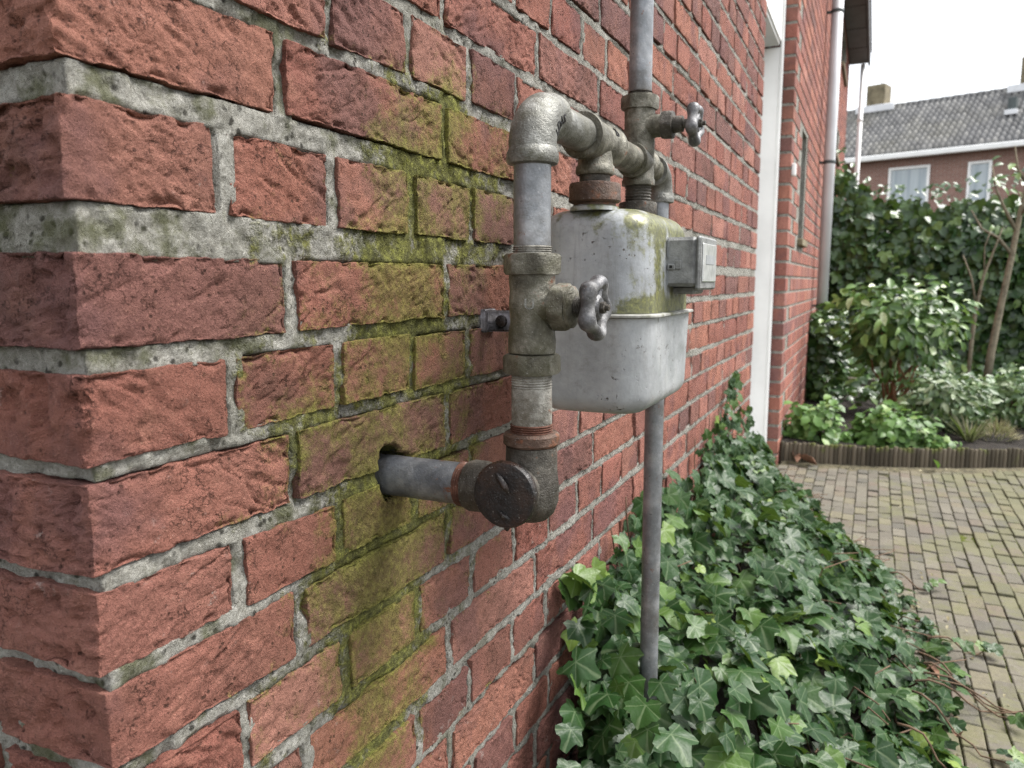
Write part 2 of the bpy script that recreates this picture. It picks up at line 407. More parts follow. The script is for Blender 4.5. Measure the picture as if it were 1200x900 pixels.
M['stem'] = plain('brown_stem', (.12, .075, .045), .85, .25, 40., .001)
M['red_stem'] = plain('reddish_stem', (.20, .095, .045), .8, .25, 40., .001)
M['dry_leaf'] = plain('dry_leaf', (.20, .105, .065), .8, .3, 60., .001)
M['soil'] = plain('dark_soil', (.020, .015, .011), .95, .35, 35., .012)
M['ground'] = plain('earth', (.075, .065, .045), .95, .3, 4., .01)
M['board'] = plain('weathered_board', (.17, .155, .125), .85, .2, 12., .002)

def paver_mat():
    g = G('clay_paver'); p = g.pos(); r = g.rnd()
    base = g.ramp(r, [(0, (.102, .092, .074)), (.2, (.140, .127, .100)), (.4, (.082, .078, .066)), (.55, (.152, .138, .106)), (.7, (.106, .098, .079)), (.88, (.128, .102, .080)), (1., (.150, .138, .090))])
    base = g.mix(g.mapr(g.noise(p, 70., 7., .75), .42, .68, 0., .65), base, (.085, .075, .06))
    base = g.mix(g.mapr(g.noise(p, 300., 4., .7), .56, .70, 0., .4), base, (.28, .26, .21))
    x, y, z = g.n('ShaderNodeSeparateXYZ', {0: p}).outputs
    gm = g.M('ADD', g.mapr(x, .25, .95, -.10, .10), g.M('ADD', g.noise(p, 5., 4.), g.M('MULTIPLY', g.M('SUBTRACT', g.noise(p, 45., 4., .7), .5), .6)))
    base = g.mix(g.mapr(gm, .42, .66, 0., .50), base, (.120, .122, .048))
    nrm = g.bump(g.noise(p, 160., 5., .7), .002, .8)
    return g.bsdf(base, .85, nrm, spec=.3)
M['paver'] = paver_mat()
def joint_mat():
    g = G('mossy_joint'); p = g.pos(); x, y, z = g.n('ShaderNodeSeparateXYZ', {0: p}).outputs
    gm = g.M('ADD', g.mapr(x, .2, .8, -.12, .10), g.noise(p, 7., 4.))
    base = g.mix(g.mapr(gm, .40, .60), (.075, .068, .045), g.ramp(g.noise(p, 120.), [(.3, (.038, .045, .010)), (.7, (.11, .13, .025))]))
    return g.bsdf(base, .95, g.bump(g.noise(p, 240., 4.), .004, .9), spec=.1)
M['joint'] = joint_mat()
def stake_mat():
    g = G('palisade_wood'); p = g.pos(); x, y, z = g.n('ShaderNodeSeparateXYZ', {0: p}).outputs
    base = g.ramp(g.rnd(), [(0, (.055, .047, .034)), (.5, (.095, .080, .058)), (1., (.145, .122, .09))])
    base = g.mix(g.mapr(g.M('ADD', g.noise(p, 20., 4.), g.mapr(z, .05, .11, -.15, .12)), .46, .62, 0., .8), base, (.10, .115, .03))
    return g.bsdf(base, .9, g.bump(g.noise(p, 120., 4.), .002, .8), spec=.2)
M['stake'] = stake_mat()
def roof_mat():
    g = G('grey_roof_tile'); p = g.pos(); r = g.rnd()
    base = g.ramp(r, [(0, (.080, .080, .081)), (.5, (.125, .125, .126)), (1., (.19, .187, .18))])
    base = g.mix(g.mapr(g.noise(p, .5, 4.), .45, .7, 0., .3), base, (.19, .18, .13))
    return g.bsdf(base, .75, spec=.3)
M['tile'] = roof_mat()
def far_brick():
    g = G('far_brickwork'); p = g.n('ShaderNodeTexCoord').outputs['Object']
    m = g.n('ShaderNodeMapping', {'Vector': p, 'Rotation': (radians(90), 0, 0)}).outputs[0]
    b = g.n('ShaderNodeTexBrick', {'Vector': m, 'Color1': (.215, .118, .095, 1), 'Color2': (.265, .150, .122, 1), 'Mortar': (.29, .26, .23, 1), 'Scale': 1., 'Mortar Size': .006, 'Brick Width': .22, 'Row Height': .066}).outputs[0]  # paler greyish brick tones, distance haze put into the colour
    return g.bsdf(b, .9, spec=.2)
M['far_brick'] = far_brick()

# ------------------------------------------------------------------ ground, soil bed
def grid_sheet(x0, x1, y0, y1, nx, ny, zf):
    X, Y = np.meshgrid(np.linspace(x0, x1, nx), np.linspace(y0, y1, ny)); Z = zf(X, Y)
    V = np.stack([X, Y, Z], -1).reshape(-1, 3)
    F = [(j*nx+i, j*nx+i+1, (j+1)*nx+i+1, (j+1)*nx+i) for j in range(ny-1) for i in range(nx-1)]
    return V, F
V = [(-150, -150, -.03), (150, -150, -.03), (150, 150, -.03), (-150, 150, -.03)]
tag(obj('ground', mesh('ground', V, [(0,1,2,3)], M['ground'], False)), 'brown earth underlying the yard and garden', None, None, 'structure')

EDGE = np.array([(.047, 3.44), (.087, 3.455), (.20, 3.462), (.342, 3.485), (.48, 3.52), (.602, 3.565), (.794, 3.642), (.99, 3.748), (1.25, 3.91), (1.6, 4.15)])
def edge_y(x): return np.interp(x, EDGE[:, 0], EDGE[:, 1])
BED_Z = .075
nx, ny = 90, 80
xs = np.linspace(.05, 1.6, nx); V = []; F = []
for j in range(ny):
    t = j / (ny - 1)
    for i in range(nx):
        y = edge_y(xs[i]) + .02; V.append((xs[i], y + (9.5 - y) * t ** 1.6, 0))
V = np.array(V); V[:, 2] = BED_Z + .012 * fbm(V * np.array([9, 9, 1]), 5) + .02 * fbm(V * np.array([2, 2, 1]), 6)
F = [(j*nx+i, j*nx+i+1, (j+1)*nx+i+1, (j+1)*nx+i) for j in range(ny-1) for i in range(nx-1)]
tag(obj('soil_bed', mesh('soil_bed', V, F, M['soil'])), 'dark soil of the planted garden bed', None, None, 'structure')

# ------------------------------------------------------------------ the house
house = thing('brick_house', 'red brick house with a mossy wall corner, a recessed white door and a dark eave', 'house')
Y0, YD0, YD1, XP, YEND = .270, 2.83, 3.40, .045, 8.4
HOLE = np.array([.5655, .605])
def hole_push(P):
    """the ragged hole broken through the wall for the gas pipe"""
    dy = P[:, 1] - HOLE[0]; dz = P[:, 2] - HOLE[1]
    a = np.arctan2(dz, dy); rr = np.hypot(dy, dz)
    lim = .0245 + .0045 * np.sin(3 * a + 1.2) + .004 * fbm(np.stack([np.cos(a) * 3, np.sin(a) * 3, 0 * a], -1), 91, 3) + .002 * fbm(P * 130, 92, 2)
    lim = lim + .006 * np.clip(np.cos(a - 2.4), 0, 1)
    k = smooth(0., .004, lim - rr); return k * (P[:, 0] > -.03)
# course tops measured course by course (joints are uneven)
tops = [.8699, .791, .7257, .6653, .5997, .5426]
kinds = ['B', 'A', 'B', 'A', 'B', 'A']
hts = [.0535, .0520, .0500, .0530, .0478, .0490]
t, k = tops[-1], 0
while t > .03:
    t -= .0615 + .0012 * ((k * 7) % 3 - 1); k += 1
    tops.append(t); kinds.append('B' if k % 2 else 'A'); hts.append(.0492)
t, k = .8699, 0
up = []
while t < 2.15:
    t += (.0715 if k == 0 else .0635 + .001 * ((k * 5) % 3 - 1)); k += 1
    up.append((t, 'A' if k % 2 else 'B', .0518))
courses = [(a, b, c) for a, b, c in zip(tops, kinds, hts)] + up
courses.sort()

def lattice_brick(L, H, D, n, seed, amp, corner=False, org=(0, 0, 0), rad=.0011):
    """one hand-moulded brick: face at x=0, depth to -D, length along y, height along z; uneven edges, chips, creased face"""
    def cuts(l, m):
        e = min(rad, l * .2); c = np.linspace(e, l - e, max(m - 1, 2)); return np.concatenate([[0], [e * .4], c, [l - e * .4], [l]])
    gx, gy, gz = -cuts(D, n[0])[::-1], cuts(L, n[1]), cuts(H, n[2])
    a, b, c = len(gx), len(gy), len(gz)
    idx = -np.ones((a, b, c), int); I, J, K = np.meshgrid(range(a), range(b), range(c), indexing='ij')
    surf = (I == a - 1) | (J == 0) | (J == b - 1) | (K == 0) | (K == c - 1)
    surf &= (I > 0)
    idx[surf] = np.arange(surf.sum())
    P = np.stack([gx[I[surf]], gy[J[surf]], gz[K[surf]]], -1)
    F = []
    def quad(A, flip):
        q = np.stack([A[:-1, :-1], A[1:, :-1], A[1:, 1:], A[:-1, 1:]], -1).reshape(-1, 4)
        if flip: q = q[:, ::-1]
        F.append(q)
    quad(idx[-1, :, :], False); quad(idx[1:, 0, :], False); quad(idx[1:, -1, :], True); quad(idx[1:, :, 0], True); quad(idx[1:, :, -1], False)
    F = np.concatenate(F)
    lo = np.array([-D, 0, 0]); hi = np.array([0, L, H])
    r = rad
    inner = np.clip(P, lo + r, hi - r); inner[:, 0] = np.minimum(P[:, 0], -r)
    dl = P - inner; nn = np.linalg.norm(dl, axis=1); nrm = dl / np.maximum(nn, 1e-9)[:, None]
    Q = inner + nrm * r
    Wp = P + np.array(org) + seed * 3.17
    # wobble of the outline
    wob = np.stack([fbm(Wp * 38, 1, 3), fbm(Wp * 38, 2, 3), fbm(Wp * 38, 3, 3)], -1) * .0017 * amp
    wob += np.stack([0 * P[:, 0], fbm(Wp * 9, 4, 2), fbm(Wp * 9, 5, 2)], -1) * .0022 * amp
    wob += np.stack([0 * P[:, 0], fbm(Wp * 150, 6, 3), fbm(Wp * 150, 7, 3)], -1) * .0011 * amp
    Q = Q + wob
    # face relief: lumps and folded creases
    fr = np.abs(nrm[:, 0]) if not corner else np.maximum(np.abs(nrm[:, 0]), np.maximum(0, -nrm[:, 1]))
    rel = .0013 * fbm(Wp * 55, 11, 4) + .0011 * fbm(Wp * 160, 13, 2)
    sk = Wp.copy(); sk[:, 2] = Wp[:, 2] * 2. + Wp[:, 1] * (.9 if seed % 2 else -.9)
    ridge = 1 - np.abs(fbm(sk * 26, 17, 3)) * 7
    rel -= .0024 * np.clip(ridge, 0, 1) * smooth(-.1, .35, fbm(Wp * 16, 23, 2))
    rel -= .0014 * np.clip(1 - np.abs(fbm(sk * 60 + 7, 19, 3)) * 5, 0, 1) * smooth(-.05, .3, fbm(Wp * 13, 29, 2))
    # chipped arrises
    ed = np.minimum(np.minimum(P[:, 1], L - P[:, 1]), np.minimum(P[:, 2], H - P[:, 2]))
    chip = smooth(.0075, 0, ed) * smooth(.02, .42, fbm(Wp * 75, 31, 4))
    rel -= .0052 * chip
    Q = Q + nrm * (rel * amp * np.clip(fr, .25, 1))[:, None]
    return Q, F, np.exp(-ed / .006)

BR = random.Random(11)
jobs = []          # (x, y, z, L, H, corner, rowkind)
for top, kd, h in courses:
    y = Y0; first = True
    while y < YD0 - .004:
        L = (.161 if kd == 'A' else .1005) if first else (.2125 if kd == 'A' else .0985)
        L += BR.uniform(-.002, .002)
        if YD0 - (y + L) < .03: L = YD0 - y
        L = min(L, YD0 - y)
        jobs.append(dict(p=(BR.uniform(-.0012, .0014), y, top - h + BR.uniform(-.0012, .0012)), L=L, H=h, corner=first, last=abs(y + L - YD0) < 1e-6))
        y += L + BR.uniform(.0105, .0135); first = False
for j in jobs:
    x, y, z = j['p']; j['s'] = seen_size([(x, y + a, z + b) for a in (0, j['L']) for b in (0, j['H'])])
jobs.sort(key=lambda j: -j['s'])
NB = 262
# mortar bed of the two faces
cy = [Y0 + .006]
while cy[-1] < YD0 - .012: cy.append(cy[-1] + (.0032 if cy[-1] < .72 else .0055 if cy[-1] < 1.2 else .011))
path = [(-.62 + .03 * i, Y0 + .006) for i in range(17)] + [(-.125 + .006 * i, Y0 + .006) for i in range(20)] + [(-.0026 + .0006 * min(1, max(0, (y - .6) / .5)), y) for y in cy] + [(-.0020, YD0 - .006), (-.13, YD0 - .006)]
path = np.array(path); nc = len(path)
nrm2 = np.where((np.arange(nc) < 37)[:, None], np.array([[0, -1.]]), np.array([[1., 0]]))
nrm2[37] = (.7, -.7); nrm2[-1] = (0, 1); nrm2[-2] = (.7, .7)
zs = np.concatenate([np.arange(-.05, .32, .008), np.arange(.32, 1.08, .0036), np.arange(1.08, 2.2, .010)]); nr = len(zs)
P = np.zeros((nr, nc, 3)); P[..., 0] = path[None, :, 0]; P[..., 1] = path[None, :, 1]; P[..., 2] = zs[:, None]
P = P.reshape(-1, 3); NN = np.tile(np.concatenate([nrm2, np.zeros((nc, 1))], 1)[None], (nr, 1, 1)).reshape(-1, 3)
dsp = (.0030 * fbm(P * 60, 51, 4) + .0022 * fbm(P * 14, 52, 2) + .0026 * fbm(P * 135, 53, 2) - .004 * smooth(.25, .6, fbm(P * 34, 54, 3))) * (1 - .55 * smooth(.7, 1.2, P[:, 1]))
dsp = np.minimum(dsp, .0022)
# behind each brick the bed lies deeper
D2 = np.zeros((nr, nc))
for j in jobs:
    x, y, z = j['p']; e = .0022
    r0, r1 = np.searchsorted(zs, z + e), np.searchsorted(zs, z + j['H'] - e)
    c0, c1 = 38 + np.searchsorted(cy, y + e), 38 + np.searchsorted(cy, y + j['L'] - e)
    if j['corner']: c0 = 28
    D2[r0:r1, c0:c1] = .010
dsp = dsp - D2.reshape(-1)
P = P + NN * dsp[:, None]
hp = hole_push(P); P[:, 0] -= hp * .085
F = np.array([(j*nc+i, j*nc+i+1, (j+1)*nc+i+1, (j+1)*nc+i) for j in range(nr-1) for i in range(nc-1)])
wall = obj('wall', mesh('wall', P, F, M['mortar']), house)
wall['label'] = 'pale sandy mortar bed of the mossy brick wall'
rest = MB()
for n, j in enumerate(jobs):
    x, y, z = j['p']; L, H = j['L'], j['H']
    depth = .1005 if j['corner'] else .024
    if j['last']: depth = .10
    near = y < .80 and j['s'] > 0 and .35 < z < 1.1
    d = math.dist((.38, 0, .775), (0, y + L / 2, z))
    if n < NB and j['s'] > 0:
        if j['s'] > 4500: res = ((24 if j['corner'] else 4), int(L / .0017), int(H / .0017)); amp = 1.
        elif j['s'] > 1200: res = (3, int(L / .0042), int(H / .004)); amp = .9
        else: res = (2, 10 if L > .15 else 6, 5); amp = .75
        if abs(y + L/2 - HOLE[0]) < .17 and abs(z + H/2 - HOLE[1]) < .07: res = (6, int(L / .0018), int(H / .0018))
        V, F, ed_ = lattice_brick(L, H, depth, res, n * 1.0, amp, j['corner'], (x, y, z))
        hp_ = hole_push(V + np.array([x, y, z]))
        F = F[hp_[F].min(axis=1) < .15]; V[:, 0] -= hp_ * .008
        me = mesh('brick', V, F, M['brick'], True, {'rnd': np.full(len(V), BR.random()), 'edge': ed_})
        me.set_sharp_from_angle(angle=radians(48))
        obj('brick', me, wall, (x, y, z))
    else:
        V, F = bevbox((-depth, 0, 0), (0, L, H), .0014)
        V = V + .0008 * np.stack([vn(V * 40 + n, 3), vn(V * 40 + n, 4), vn(V * 40 + n, 5)], -1)
        rest.add(V + np.array([x, y, z]), F, BR.random())
# side face: the bricks behind the corner ones
for top, kd, h in courses:
    x = -.1005 - .011 if kd == 'A' else -.1005 - .011
    first = True
    while x > -.60:
        L = (.10 if kd == 'A' else .21)
        V, F = bevbox((x - L, Y0, top - h), (x, Y0 + .02, top), .0015)
        rest.add(V + .0012 * np.stack([vn(V * 40, 3), vn(V * 40, 4), vn(V * 40, 5)], -1), F, BR.random()); x -= L + .012
tag(rest.build('brick_rows', M['brick'], wall, False), None, None, None, 'stuff')
core = MB(); core.box((-.62, Y0 + .05, -.05), (-.045, YD0 - .14, 2.2)); core.box((-.9, YD0 - .14, -.05), (-.145, YD1 + .02, 2.25))
core.build('inner_leaf', M['plinth'], house)

# recessed door
dm = MB(); dm.box((-.140, YD0 + .02, .05), (-.105, YD1 - .03, 1.70), 0, .003)
door = dm.build('door', M['white_paint'], house)
kn = MB(); kn.add(*lathe([(.016, 0), (.016, .003), (.006, .005), (.006, .022), (.013, .026), (.016, .034), (.013, .042), (.004, .045)], (-.105, YD0 + .30, .925), (1, 0, 0), 20))
kn.build('knob', M['white_paint'], door, True)
fm = MB()
fm.box((-.142, YD1 - .028, .075), (-.012, YD1 - .002, 1.705), 0, .002)
fm.box((-.142, YD0 + .001, .075), (-.105, YD0 + .018, 1.705), 0, .002)
fm.build('door_jamb', M['white_paint'], house)
cm = MB(); cm.box((-.012, YD1 - .034, .01), (-.001, YD1 - .003, 2.19), 0, .002); cm.build('casing_strip', M['white_paint'], house)
lm = MB(); lm.box((-.142, YD0 + .003, 1.722), (-.010, YD1 - .036, 2.19), 0, .002); lm.build('door_head', M['white_paint'], house)
sm = MB(); sm.box((-.138, YD0 + .004, 1.708), (-.016, YD1 - .037, 1.7215), 0, .001); sm.build('soffit', M['soffit_shaded_white'], house)
pm_ = MB(); pm_.box((-.143, YD1 - .030, .03), (-.008, YD1 - .001, .074), 0, .002); pm_.build('jamb_plinth', M['plinth'], house)
st = MB(); st.box((-.14, YD0 - .02, -.02), (.03, YD1 - .004, .03), 0, .006); st.build('doorstep', M['stone_step'], house)
bb = MB(); bb.box((.0455, YD1 + .012, 1.205), (.062, YD1 + .05, 1.255), 0, .003); bb.build('wall_box', M['white_paint'], house)

# projecting part of the house
wins = [(3.88, 4.12, .97, 1.47), (6.55, 7.1, 1.75, 1.98), (6.9, 7.6, 2.5, 2.80)]
pw = MB(); pw.box((-.9, YD1 + .004, -.05), (XP - .085, YEND, 2.88))
ycut = sorted({YD1 + .004, YEND} | {w[0] for w in wins} | {w[1] for w in wins}); 
for a, b in zip(ycut[:-1], ycut[1:]):
    zc = [-.05]
    for w in sorted([w for w in wins if w[0] < (a + b) / 2 < w[1]], key=lambda w: w[2]): zc += [w[2], w[3]]
    zc.append(2.88)
    for c, d_ in zip(zc[::2], zc[1::2]): pw.box((XP - .0845, a, c), (XP - .0035, b, d_))
pwall = pw.build('projecting_wall', M['mortar_far'], house)
pwall['label'] = 'projecting red brick wall beyond the white door'
fr_ = MB(); nsingle = 0
pz = -.02; row = 0
while pz < 2.86:
    # end face towards the camera
    if row % 2: segs = [(-.145, -.065), (-.055, XP)]
    else: segs = [(-.145, -.115), (-.105, XP)]
    for (a, b) in segs:
        V, F = bevbox((a, YD1 + .001, pz), (b, YD1 + .10, pz + .052), .0015); V = V + .0008 * np.stack([vn(V * 60, 7), vn(V * 60, 8), vn(V * 60, 9)], -1)
        if b == XP and .0 < pz < 1.95:
            me = mesh('brick', V, F, M['brick_far'], False, {'rnd': np.full(len(V), BR.random())}); obj('brick', me, pwall); nsingle += 1
        else: fr_.add(V, F, BR.random())
    y = YD1 + .112 + (0 if row % 2 else .11)
    while y < YEND:
        L = min(.21 if row % 2 else .10, YEND - y)
        hit = any(y + L > w0 - .005 and y < w1 + .005 and pz + .052 > a and pz < b for w0, w1, a, b in wins)
        if not hit: fr_.add(*bevbox((XP - .03, y, pz), (XP, y + L, pz + .052), .0014), BR.random())
        y += L + .011
    pz += .0630; row += 1
tag(fr_.build('brick_rows', M['brick_far'], pwall, False), None, None, None, 'stuff')
for (a, b, c, d_) in wins:
    wm = MB(); e_ = .03
    for q0, q1 in (((a + .001, c + .001), (a + e_, d_ - .001)), ((b - e_, c + .001), (b - .001, d_ - .001)), ((a + e_, c + .001), (b - e_, c + e_)), ((a + e_, d_ - e_), (b - e_, d_ - .001))):
        wm.box((XP - .083, q0[0], q0[1]), (XP - .060, q1[0], q1[1]))
    w = wm.build('window', M['zinc_dark'], house)
    wm = MB(); wm.box((XP - .082, a + e_, c + e_), (XP - .070, b - e_, d_ - e_)); wm.build('pane', M['glass'], w)
    wm = MB()
    wm.box((XP - .02, a - .02, c - .028), (XP + .022, b + .02, c + .004), 0, .003); wm.build('sill', M['brown_brick'], w)
# eave
ev = MB(); ev.box((XP - .05, YD1 - .2, 2.862), (.225, YEND + .06, 2.885)); eave = ev.build('eave', M['soffit_dark'], house)
for k in range(9):
    a = YD1 - .2 + k * .58; b = MB(); b.box((XP + .004, a + .006, 2.846), (.205, min(a + .57, YEND + .05), 2.861), 0, .003); b.build('soffit_board', M['soffit_dark'], eave)
b = MB(); b.box((.2065, YD1 - .2, 2.832), (.226, YEND + .062, 2.975), 0, .004); b.build('fascia_board', M['soffit_dark'], eave)
b = MB(); V = [(-.9, YD1 - .2, 3.75), (-.9, YEND + .06, 3.75), (.235, YEND + .06, 2.98), (.235, YD1 - .2, 2.98), (-.9, YD1 - .2, 3.72), (-.9, YEND + .06, 3.72), (.235, YEND + .06, 2.95), (.235, YD1 - .2, 2.95)]
b.add(V, [(0, 3, 2, 1), (4, 5, 6, 7), (3, 7, 6, 2), (0, 4, 7, 3), (1, 2, 6, 5), (0, 1, 5, 4)]); b.build('roof', M['tile'], house)

# drain pipes on the house wall
dp = thing('drainpipe', 'pale grey drainpipe running down the projecting brick wall with ivy round its foot', 'drainpipe', None, (.10, 5.0, 0))
def lat(prof, org, ax, name, mat, par, seg=28, sm=True):
    b = MB(); b.add(*lathe(prof, org, ax, seg)); o = b.build(name, mat, par, sm)
    o.matrix_parent_inverse = par.matrix_world.inverted() if par is not None else Matrix()
    return o
bpy.context.view_layer.update()
lat([(.032, .42), (.032, 2.84)], (.10, 5.0, 0), (0, 0, 1), 'pipe', M['zinc'], dp)
lat([(.037, .02), (.037, .41), (.041, .41), (.041, .45), (.034, .452)], (.10, 5.0, 0), (0, 0, 1), 'lower_pipe', M['zinc_dark'], dp)
for z in (.62, 1.46, 2.3):
    lat([(.0325, 0), (.0350, .002), (.0350, .018), (.0325, .020)], (.10, 5.0, z), (0, 0, 1), 'bracket', M['zinc_dark'], dp)
    b = MB(); b.box((XP, 4.99, z + .004), (.069, 5.01, z + .016)); o = b.build('bracket_pin', M['zinc_dark'], dp); o.matrix_parent_inverse = dp.matrix_world.inverted()
d2 = thing('drainpipe', 'slim white drainpipe under the far end of the dark eave', 'drainpipe', None, (.165, 8.37, 0))
bpy.context.view_layer.update()
lat([(.022, .05), (.022, 2.83)], (.165, 8.37, 0), (0, 0, 1), 'pipe', M['white_paint'], d2, 16)
lat([(.0225, 0), (.026, .002), (.026, .03), (.0225, .032)], (.165, 8.37, 2.3), (0, 0, 1), 'bracket', M['white_paint'], d2, 16)

# ------------------------------------------------------------------ gas pipework
AX, AY = .131, .570
gp = thing('gas_pipework', 'weathered grey gas pipe assembly with cast fittings and two hand wheels on the brick wall', 'pipework')
def part(name, shapes, mat, par=gp, sm=True):
    b = MB()
    for s in shapes: b.add(*s)
    o = b.build(name, mat, par, sm)
    if sm:
        o.data.set_sharp_from_angle(angle=radians(38))
    return o
def cyl(r, h0, h1, org, ax, seg=36, ch=.0012):
    s = 1 if h1 > h0 else -1
    return lathe([(r - ch, h0), (r, h0 + s * ch), (r, h1 - s * ch), (r - ch, h1)], org, ax, seg)
def hexa(r, h0, h1, org, ax, rot=.2, ch=.0022):
    """chamfered hexagon nut: a hexagon blended to a circle at its two faces"""
    u, v, d = frame(ax); seg = 36; th = np.arange(seg) / seg * 2 * pi
    hx = r * cos(pi / 6) / np.cos((th % (pi / 3)) - pi / 6); th = th + rot
    V = []; org = np.asarray(org, float)
    for rr, h in ((np.minimum(hx, r * .90) - .001, h0), (np.minimum(hx, r * .92), h0 + .0003), (hx, h0 + ch), (hx, h1 - ch), (np.minimum(hx, r * .92), h1 - .0003), (np.minimum(hx, r * .90) - .001, h1)):
        V.append(org + d * h + (np.cos(th)[:, None] * u + np.sin(th)[:, None] * v) * rr[:, None])
    F = [(k*seg+i, k*seg+(i+1) % seg, (k+1)*seg+(i+1) % seg, (k+1)*seg+i) for k in range(5) for i in range(seg)]
    F += [tuple(range(seg))[::-1], tuple(5*seg+i for i in range(seg))]
    return np.concatenate(V), F
def thread(r, h0, h1, n, org, ax):
    pr = [(r - .003, h0)]
    for k in range(n):
        a = h0 + (h1 - h0) * k / n; b = h0 + (h1 - h0) * (k + .5) / n
        pr += [(r - .0010, a), (r + .0002, b)]
    return lathe(pr + [(r - .0010, h1), (r - .003, h1)], org, ax, 36)
O = (AX, AY, 0); ZU = (0, 0, 1); PY = (0, 1, 0); PX = (1, 0, 0)
CZ = .601; CX, CP = .1225, .6065
def rough(sh, amp=.0006, fr=70):
    V, F = sh; V = np.array(V); return V + amp * np.stack([fbm(V * fr, 61, 3), fbm(V * fr, 62, 3), fbm(V * fr, 63, 3)], -1), F
# pipe out of the wall and the corner fitting with its blind plug
part('wall_pipe', [rough(lathe([(.0178, -.075)] + [(.0182, -.07 + .01 * k) for k in range(14)] + [(.0178, .070)], (0, AY, CZ), PX, 40), .0003)], M['pipe_dark'])
part('thread_ring', [thread(.0192, .0640, .0725, 4, (0, AY, CZ), PX)], M['rust_red'])
ce = part('corner_elbow', [rough(lathe([(.0175, .0715), (.0205, .0725), (.0222, .077), (.0222, .088), (.0205, .093), (.0208, .131), (.012, .150)], (0, AY, CZ), PX, 40)),
    rough(lathe([(.004, -.0245), (.013, -.022), (.019, -.016), (.0225, -.006), (.0228, .006), (.0215, .018), (.0212, .040)], (AX, AY, CZ), ZU, 44)),
    rough(lathe([(.020, .014), (.0225, .004), (.0232, -.006), (.0238, -.020), (.0245, -.026)], (CX, AY, CP), PY, 44))], M['grimy'])
pl_ = part('blind_plug', [rough(lathe([(.0235, -.0262), (.0262, -.027), (.0272, -.030), (.0272, -.034), (.0262, -.0358), (.0235, -.0364), (.012, -.0362), (.002, -.036)], (CX, AY, CP), PY, 48), .0004),
    rough((lambda s: (s[0] * np.array([1, 1, 1]), s[1]))(sweep([(CX - .006, AY - .0355, CP + .017), (CX - .001, AY - .0385, CP + .013), (CX + .003, AY - .0390, CP + .008), (CX + .005, AY - .0355, CP + .003)], [.0018, .0028, .0028, .0018], 10)), .0006),
    rough(sweep([(CX - .005, AY - .0355, CP - .0135), (CX, AY - .038, CP - .016), (CX + .005, AY - .0355, CP - .019)], [.0014, .0024, .0014], 10), .0005),
    rough(lathe([(.001, -.0305), (.0025, -.0285), (.004, -.0255)], (CX + .001, AY - .031, CP), ZU, 10), .0003)], M['dark_iron'])
part('flange', [rough(cyl(.0232, .6415, .6525, O, ZU, 44, .002), .0006)], M['rusty'])
part('thread_ring', [thread(.0176, .652, .6595, 4, O, ZU)], M['rust_red'])
part('nipple', [rough(lathe([(.0155, .657), (.0164, .659), (.0166, .670), (.0164, .688), (.0158, .690)], O, ZU, 40), .0007, 90), thread(.0166, .689, .7015, 6, O, ZU)], M['putty'])
# main valve
va = part('valve', [rough(lathe([(.0165, .716), (.0192, .718), (.0196, .728), (.0186, .737), (.0172, .742), (.0178, .748), (.0186, .757), (.0178, .768), (.0180, .770), (.0186, .774), (.0186, .781)], O, ZU, 44), .0007),
    rough(lathe([(.0160, .000), (.0155, .010), (.0140, .016), (.0138, .021)], (AX, AY, .755), PX, 36), .0005)], M['cast'])
part('valve_nut', [rough(hexa(.0236, .7005, .7168, O, ZU, .5), .0005)], M['cast'], va)
part('valve_nut', [rough(hexa(.0236, .7803, .7970, O, ZU, .2), .0005)], M['cast'], va)
part('bonnet', [rough(hexa(.0192, .019, .033, (AX, AY, .755), PX, .3), .0004), lathe([(.0165, .033), (.0165, .0355), (.0135, .037)], (AX, AY, .755), PX, 36)], M['cast'], va)
part('stem', [thread(.0080, .0355, .0440, 5, (AX, AY, .755), PX)], M['grimy'], va)
def hand_wheel(org, R, par, lobes=5, tilt=0.):
    th = np.linspace(0, 2 * pi, 100, endpoint=False); rad = R * (.925 + .075 * np.cos(lobes * th + tilt)); sec = 14
    V = []; F = []
    a = np.arange(sec) / sec * 2 * pi
    for i, t in enumerate(th):
        e = np.array([0, cos(t), sin(t)]); thick = .0056 * (1.0 + .14 * cos(lobes * t + tilt)) * R / .026
        for b in a: V.append(np.array(org) + e * (rad[i] - .0050 + thick * cos(b)) + np.array([thick * 1.15 * sin(b), 0, 0]))
    n = len(th)
    F = [(i*sec+k, ((i+1) % n)*sec+k, ((i+1) % n)*sec+(k+1) % sec, i*sec+(k+1) % sec) for i in range(n) for k in range(sec)]
    sh = [rough((np.array(V), F), .0004)]
    for k in range(lobes):
        t = (2 * pi * k - tilt) / lobes; e = np.array([0, cos(t), sin(t)]); o = np.array(org, float)
        sh.append(sweep([o + e * .003 - np.array([.001, 0, 0]), o + e * R * .5, o + e * (R * .9 - .004)], [.0046, .0038, .0042], 8))
    sh.append(lathe([(.0085, -.006), (.0100, -.004), (.0100, .0030), (.0080, .0048)], org, PX, 24))
    w = part('hand_wheel', sh, M['wheel'], par)
    part('wheel_nut', [hexa(.0050, .0045, .0085, org, PX), lathe([(.0026, .008), (.0026, .0115), (.0015, .012)], org, PX, 12)], M['grimy'], par)
    return w
hand_wheel((AX + .0535, AY, .755), .0258, va, 5, .5)
